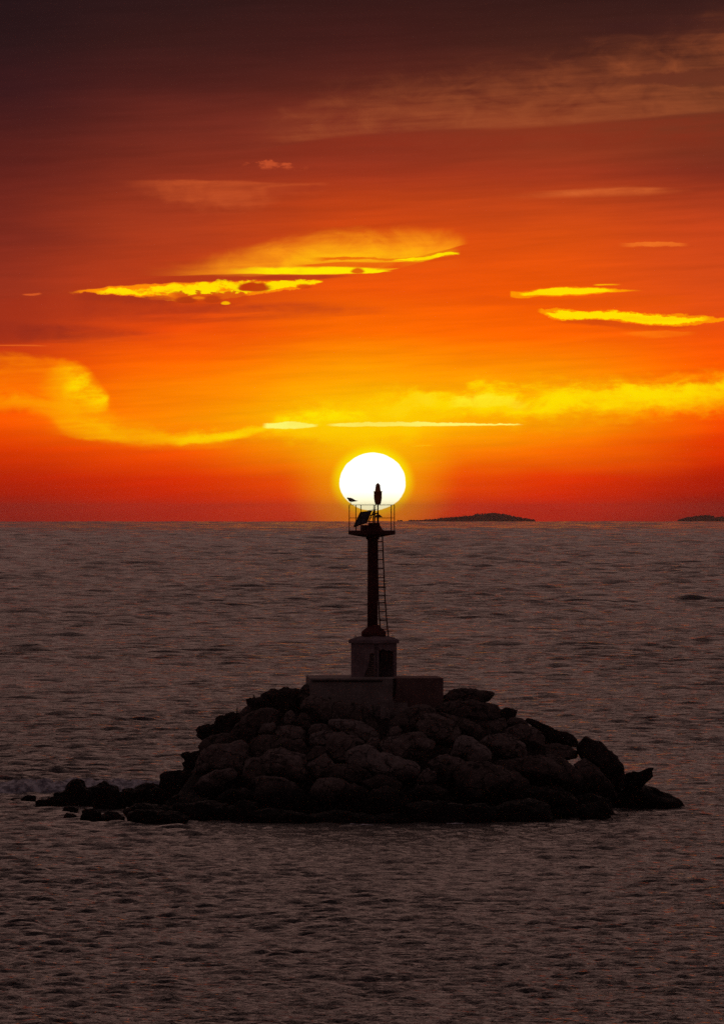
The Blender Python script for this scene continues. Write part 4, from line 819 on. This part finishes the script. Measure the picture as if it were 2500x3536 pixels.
# mast and lantern
MB().tube(cp(838, 1450), cp(838, 1290), .038, .036, 12).tube(cp(838, 1290), cp(838, 1180), .036, .022, 12).tube(cp(838, 1180), cp(838, 1070), .026, .026, 12).build('mast', METAL, tw)
k = .00197
lx = cp(838, 1000)
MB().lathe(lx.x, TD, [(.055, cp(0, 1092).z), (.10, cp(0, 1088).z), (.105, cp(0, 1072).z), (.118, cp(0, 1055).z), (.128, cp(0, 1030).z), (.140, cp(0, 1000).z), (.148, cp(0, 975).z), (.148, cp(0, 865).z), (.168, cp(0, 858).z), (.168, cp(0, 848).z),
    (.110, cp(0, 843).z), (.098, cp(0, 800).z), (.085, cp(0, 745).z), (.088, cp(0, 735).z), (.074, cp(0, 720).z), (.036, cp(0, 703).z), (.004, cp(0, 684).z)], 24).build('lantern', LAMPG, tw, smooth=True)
for a in range(4):
    t = math.pi / 4 + a * math.pi / 2
    MB().tube((lx.x + .1 * math.cos(t), TD + .1 * math.sin(t), cp(0, 1110).z), (lx.x + .11 * math.cos(t), TD + .11 * math.sin(t), cp(0, 1070).z), .014, n=6).build('lantern_bolt', METAL, tw)

MB().lathe(cp(845, 0).x, TD, [(.0, cp(0, 1336).z), (.155, cp(0, 1330).z), (.15, cp(0, 1322).z), (.06, cp(0, 1285).z), (.04, cp(0, 1278).z)], 20).build('conical_hood', METAL, tw)
# solar panels: two leaning frames
def quad_slab(pts, th, name, m_, par):
    n = (pts[1] - pts[0]).cross(pts[2] - pts[0]).normalized() * th
    return MB().raw(list(pts) + [p + n for p in pts], [(0, 1, 2, 3), (7, 6, 5, 4), (0, 1, 5, 4), (1, 2, 6, 5), (2, 3, 7, 6), (3, 0, 4, 7)]).build(name, m_, par)
pq = [cp(512, 1242, -.10), cp(712, 1214, -.38), cp(628, 1425, -.62), cp(388, 1508, -.34)]
sp = quad_slab(pq, .04, 'solar_panel', PANEL, tw)
fm = MB()
for a, b in ((0, 1), (1, 2), (2, 3), (3, 0)): fm.tube(pq[a], pq[b], .02, n=6)
fm.build('frame', METAL, sp)
sf = MB()
sf.tube(cp(640, 1206, -.1), cp(850, 1180, 0), .009)
sf.tube(cp(742, 1190, -.1), cp(690, 1270, -.2), .014).tube(cp(690, 1270, -.2), cp(636, 1424, -.3), .015)
sf.tube(cp(782, 1186, -.05), cp(735, 1270, -.1), .022).tube(cp(735, 1270, -.1), cp(660, 1420, -.2), .02)
sf.tube(cp(700, 1300, -.15), cp(836, 1250, 0), .024).tube(cp(770, 1190, 0), cp(775, 1300, 0), .016)
sf.tube(cp(745, 1300, -.1), cp(750, 1440, -.1), .014).tube(cp(778, 1250, .05), cp(781, 1440, .05), .014)
sf.tube(cp(790, 1330, 0), cp(836, 1275, 0), .02).tube(cp(660, 1420, -.1), cp(745, 1402, -.1), .016)
MB().tube(cp(430, 1490, -.2), cp(432, 1585, -.2), .017).build('panel_leg', METAL, tw)
sf.build('panel_bracket', METAL, tw)
p0 = cp(530, 1478); p1 = cp(865, 1590)
MB().box(((p0.x + p1.x) / 2, TD, (p0.z + p1.z) / 2), (p1.x - p0.x, .5, p0.z - p1.z), .1).build('battery_box', GLARE_RED, tw, bevel=.02)
q0 = cp(680, 1436); MB().box((cp(765, 0).x, TD, cp(0, 1457).z), (.40, .36, .09), .1).build('box_lid', METAL, tw, bevel=.012)
MB().lathe(cp(800, 0).x, TD, [(.36, cp(0, 1586).z), (.24, cp(0, 1560).z), (.17, cp(0, 1490).z), (.12, cp(0, 1470).z)], 12).build('mast_footing', GLARE_RED, tw)
# ladder
LD = TD - .33
lad = empty('ladder', at(1340, 2197, LD)); lad.parent = tw; lad.matrix_parent_inverse = Matrix.Translation(-tw.location)
def sub(o, par):
    o.parent = par; o.matrix_parent_inverse = Matrix.Translation(-par.location); return o
ra = [(1320.5, 1851), (1324, 1940), (1329, 2060), (1335, 2140), (1341, 2199)]
la = [(1303.5, 1860), (1304, 1960), (1306, 2060), (1310, 2130), (1315, 2202)]
for rl in (ra, la):
    q = MB()
    for a, b in zip(rl, rl[1:]): q.tube(at(*a, LD), at(*b, LD), .025, n=8)
    sub(q.build('side_rail', METAL), lad)
def lerp_x(rl, y):
    return float(np.interp(y, [p[1] for p in rl], [p[0] for p in rl]))
for cy in (112, 282, 450, 620, 788, 965, 1125, 1252, 1418, 1586, 1750):
    y = 1850 + cy / 5.41
    sub(MB().tube(at(lerp_x(la, y), y, LD), at(lerp_x(ra, y), y - .5, LD), .019, n=8).build('rung', METAL), lad)

# ------------------------------------------------------------------ seagull on the railing
def gull():
    D = TD
    def q(cx, cy, dy=0.): return cp(cx, cy, dy)
    sp_ = [((468, 1024), .003, .006), ((440, 1026), .012, .022), ((415, 1024), .028, .036), ((385, 1016), .050, .052), ((350, 1008), .072, .068), ((318, 1003), .076, .068), ((295, 996), .060, .055), ((283, 984), .042, .038), ((276, 974), .037, .034), ((268, 972), .027, .026), ((261, 976), .010, .010), ((256, 980), .004, .004)]
    vs = []; fs = []; n = 16
    for (c, rz, ry) in sp_:
        p = q(*c)
        for i in range(n):
            t = 2 * math.pi * i / n; vs.append((p.x, p.y + ry * math.cos(t), p.z + rz * math.sin(t)))
    for k_ in range(len(sp_) - 1):
        for i in range(n): fs.append((k_ * n + i, k_ * n + (i + 1) % n, (k_ + 1) * n + (i + 1) % n, (k_ + 1) * n + i))
    fs += [tuple(range(n)), tuple(range((len(sp_) - 1) * n, len(sp_) * n))]
    e = empty('seagull', q(335, 1098)); tag(e, 'seagull standing on the beacon platform top rail, facing left', 'bird')
    b = MB().raw(vs, fs).build('body', FEATH, e, smooth=True)
    MB().tube(q(272, 975), q(256, 981), .009, .002, 6).build('beak', METAL, e)
    for s_ in (-1, 1):
        wv = [q(300, 992, s_ * .052), q(360, 1000, s_ * .064), q(420, 1018, s_ * .04), q(472, 1022, s_ * .012), q(400, 1032, s_ * .05), q(330, 1022, s_ * .066)]
        th = Vector((0, s_ * .008, 0))
        MB().raw(wv + [p + th for p in wv], [tuple(range(6)), tuple(range(11, 5, -1))] + [(i, (i + 1) % 6, 6 + (i + 1) % 6, 6 + i) for i in range(6)]).build('wing', FEATH, e)
        MB().tube(q(332 + 6 * s_, 1040, s_ * .02), q(332 + 6 * s_, 1098, s_ * .02), .0045, n=6).build('leg', METAL, e)
    # the rail's circle passes behind: shift the bird onto it
    t = math.acos(max(-1, min(1, (q(335, 0).x - PX) / RR))); e.location.y = TD - RR * math.sin(t)
gull()

# ------------------------------------------------------------------ weeds
def weed(px, py, D, h, n, label, seed, spread=.5):
    rng = random.Random(seed); base = at(px, py, D); e = empty('weed_plant', base); tag(e, label, 'plant', 'weeds growing between the rocks')
    st = MB(); lf = MB()
    for k in range(n):
        a = rng.uniform(0, 6.28); lean = rng.uniform(.05, spread); hh = h * rng.uniform(.55, 1.0); p = base.copy() - Vector((0, 0, .05)); d = Vector((math.cos(a) * lean, math.sin(a) * lean, 1)).normalized()
        for s_ in range(5):
            p2 = p + d * hh / 5 * 1.1; st.tube(p, p2, .008, .006, 5); d = (d + Vector((rng.uniform(-.2, .2), rng.uniform(-.2, .2), 0))).normalized()
            for _ in range(3):
                t = rng.uniform(0, 6.28); o = Vector((math.cos(t), math.sin(t), rng.uniform(0, .7))).normalized(); sd_ = o.cross(Vector((0, 0, 1))).normalized() * .018; L_ = rng.uniform(.05, .10)
                b0 = p2; m0 = p2 + o * L_ * .5; t0 = p2 + o * L_
                lf.raw([b0, m0 + sd_, t0, m0 - sd_], [(0, 1, 2, 3)])
            p = p2
    st.build('stem', LEAF, e); lf.build('leaves', LEAF, e)
weed(818, 2466, 259.3, .30, 3, 'tall thin weed on the black block on the left skyline', 1, .2)
weed(832, 2466, 259.4, .22, 2, 'shorter weed just right of the tall thin one', 2, .3)
weed(876, 2416, 259.0, .20, 4, 'small weed at the left tip of the jagged ledge', 3, .4)
weed(862, 2418, 259.0, .12, 3, 'tiniest weed tuft at the ledge tip', 4, .5)
weed(1289, 2482, 256.3, .55, 7, 'dark bushy weed against the front wall of the plinth', 5, .35)
weed(1140, 2420, 257.4, .2, 5, 'low weed tuft behind the plinth corner boulder', 6, .6)

# ------------------------------------------------------------------ foam
def foam_ridge(name, pts, w_, h_, label, seed):
    n = 160; P = np.array([[p[0], p[1]] for p in pts]); t = np.linspace(0, 1, n); tk = np.linspace(0, 1, len(P))
    xs = np.interp(t, tk, P[:, 0]); ys = np.interp(t, tk, P[:, 1]); M = 18; vs = []
    for i in range(n):
        e_ = min(1, 6 * t[i], 6 * (1 - t[i])) ** .7
        for j in range(M):
            s_ = j / (M - 1) * 2 - 1
            vs.append([xs[i], ys[i] + s_ * w_ * e_, h_ * e_ * (1 - s_ * s_) ** .8])
    V = np.array(vs); f_ = fbm(V * np.array([1.6, 2.5, 2.5]), seed, 5, .6)
    V[:, 2] = V[:, 2] * (1 + .9 * f_) - .05 + .05 * fbm(V * 7, seed + 3, 3)
    V[:, 1] += .3 * w_ * fbm(V * .9, seed + 9, 3)
    fs = [(i * M + j, (i + 1) * M + j, (i + 1) * M + j + 1, i * M + j + 1) for i in range(n - 1) for j in range(M - 1)]
    tag(add_mesh(name, V.tolist(), fs, FOAM, None, True), label, 'foam', kind='stuff')
foam_ridge('breaking_wave', [(-16.5, 276), (-12.5, 275.5), (-9.2, 274.5), (-5.0, 273.5)], 1.8, .46, 'low breaking wave of dull white foam behind the left reef', 1)
foam_ridge('foam_patch', [(-.55, 246.6), (-.1, 246.5), (.45, 246.6)], .22, .09, 'small patch of foam at the waterline in front of the mound', 4)
foam_ridge('foam_patch', [(2.4, 247.6), (3.0, 247.5), (3.8, 247.8)], .2, .06, 'thin foam line at the waterline right of centre', 6)
foam_ridge('foam_patch', [(5.6, 249.8), (6.3, 250.2), (6.9, 250.4)], .3, .06, 'foam trail beside the peaked wet rock', 8)

# ------------------------------------------------------------------ far islands
def island(name, D, prof, seed, tree_h, depth):
    zd = -D * D / (2 * RE)
    us = np.array([p[0] for p in prof]); vv = np.array([p[1] for p in prof]); n = 150
    uu = np.linspace(us[0], us[-1], n); hh = np.maximum(0.0, (1803.5 - np.interp(uu, us, vv)) / F * D)
    M = 15; vs = []
    rn = fbm(np.stack([uu / 9., uu * 0, uu * 0], 1), seed, 3)
    for i in range(n):
        for j in range(M):
            s_ = j / (M - 1) * 2 - 1
            vs.append(((uu[i] - U0) / F * D, D + s_ * depth * (.3 + hh[i] / max(hh)), zd - 1.0 + (max(hh[i] - tree_h * .7, .2) * (1 + .08 * rn[i]) + 1.0) * (1 - s_ ** 2)))
    fs = [(i * M + j, (i + 1) * M + j, (i + 1) * M + j + 1, i * M + j + 1) for i in range(n - 1) for j in range(M - 1)]
    tag(add_mesh(name, vs, fs, WOOD, None, True), kind='structure')
    rng = np.random.RandomState(seed); tv = []; tf = []; bv_, bf_ = ICO[3] if False else ico(2)
    NT = int((us[-1] - us[0]) * 2.2)
    for k_ in range(NT):
        s_ = rng.uniform(-.9, .9); x_ = rng.uniform(us[0], us[-1]); h = float(np.interp(x_, uu, hh))
        yb = D + s_ * depth * (.3 + h / max(hh)); zb0 = zd - 1 + (max(h - tree_h * .7, .2) + 1) * (1 - s_ ** 2)
        r = tree_h * rng.uniform(.3, .62); q = bv_ * np.array([r * .85, r * .85, r * rng.uniform(.8, 1.15)]); q = q * (1 + .35 * vnoise(bv_ * 2.2 + k_, k_))[:, None]
        n0 = len(tv); tv += (q + np.array([(x_ - U0) / F * D, yb, zb0 + r * .55])).tolist(); tf += [tuple(n0 + a for a in f) for f in bf_]
    return tv, tf
w1 = island('island', 14000, [(1412, 1796), (1440, 1797), (1500, 1793), (1530, 1788), (1570, 1786), (1630, 1780), (1650, 1773), (1700, 1771), (1750, 1776), (1790, 1786), (1830, 1792), (1846, 1795)], 3, 3.6, 60)
tag(add_mesh('wood', *w1, WOOD), 'dense low trees covering the long far island', 'wood', kind='stuff')
w2 = island('island', 14200, [(2338, 1797), (2370, 1787), (2410, 1781), (2450, 1779), (2475, 1786), (2500, 1783), (2560, 1786), (2640, 1797)], 6, 3.6, 50)
tag(add_mesh('wood', *w2, WOOD), 'dense low trees covering the far island at the right edge', 'wood', kind='stuff')
w3 = island('islet', 14100, [(1373, 1797), (1380, 1796), (1388, 1797)], 9, 3.0, 8)
tag(add_mesh('wood', *w3, WOOD), 'few trees on the tiny far islet right of the beacon', 'wood', kind='stuff')

# ------------------------------------------------------------------ haze
hz = MB().box((0, 0, (-18.5 + 24.0) / 2), (34000, 34000, 42.5)).build('haze', None)
hm = bpy.data.materials.new('haze_air'); hm.use_nodes = True; hn = hm.node_tree; hn.nodes.clear()
pv = hn.nodes.new('ShaderNodeVolumePrincipled'); pv.inputs['Density'].default_value = 3.0e-5; pv.inputs['Anisotropy'].default_value = .8
pv.inputs['Color'].default_value = (.92, .80, .78, 1)
ho = hn.nodes.new('ShaderNodeOutputMaterial'); hn.links.new(pv.outputs[0], ho.inputs['Volume']); hz.data.materials.append(hm)
tag(hz, 'thin sunset haze lying over the sea', 'haze', kind='stuff')
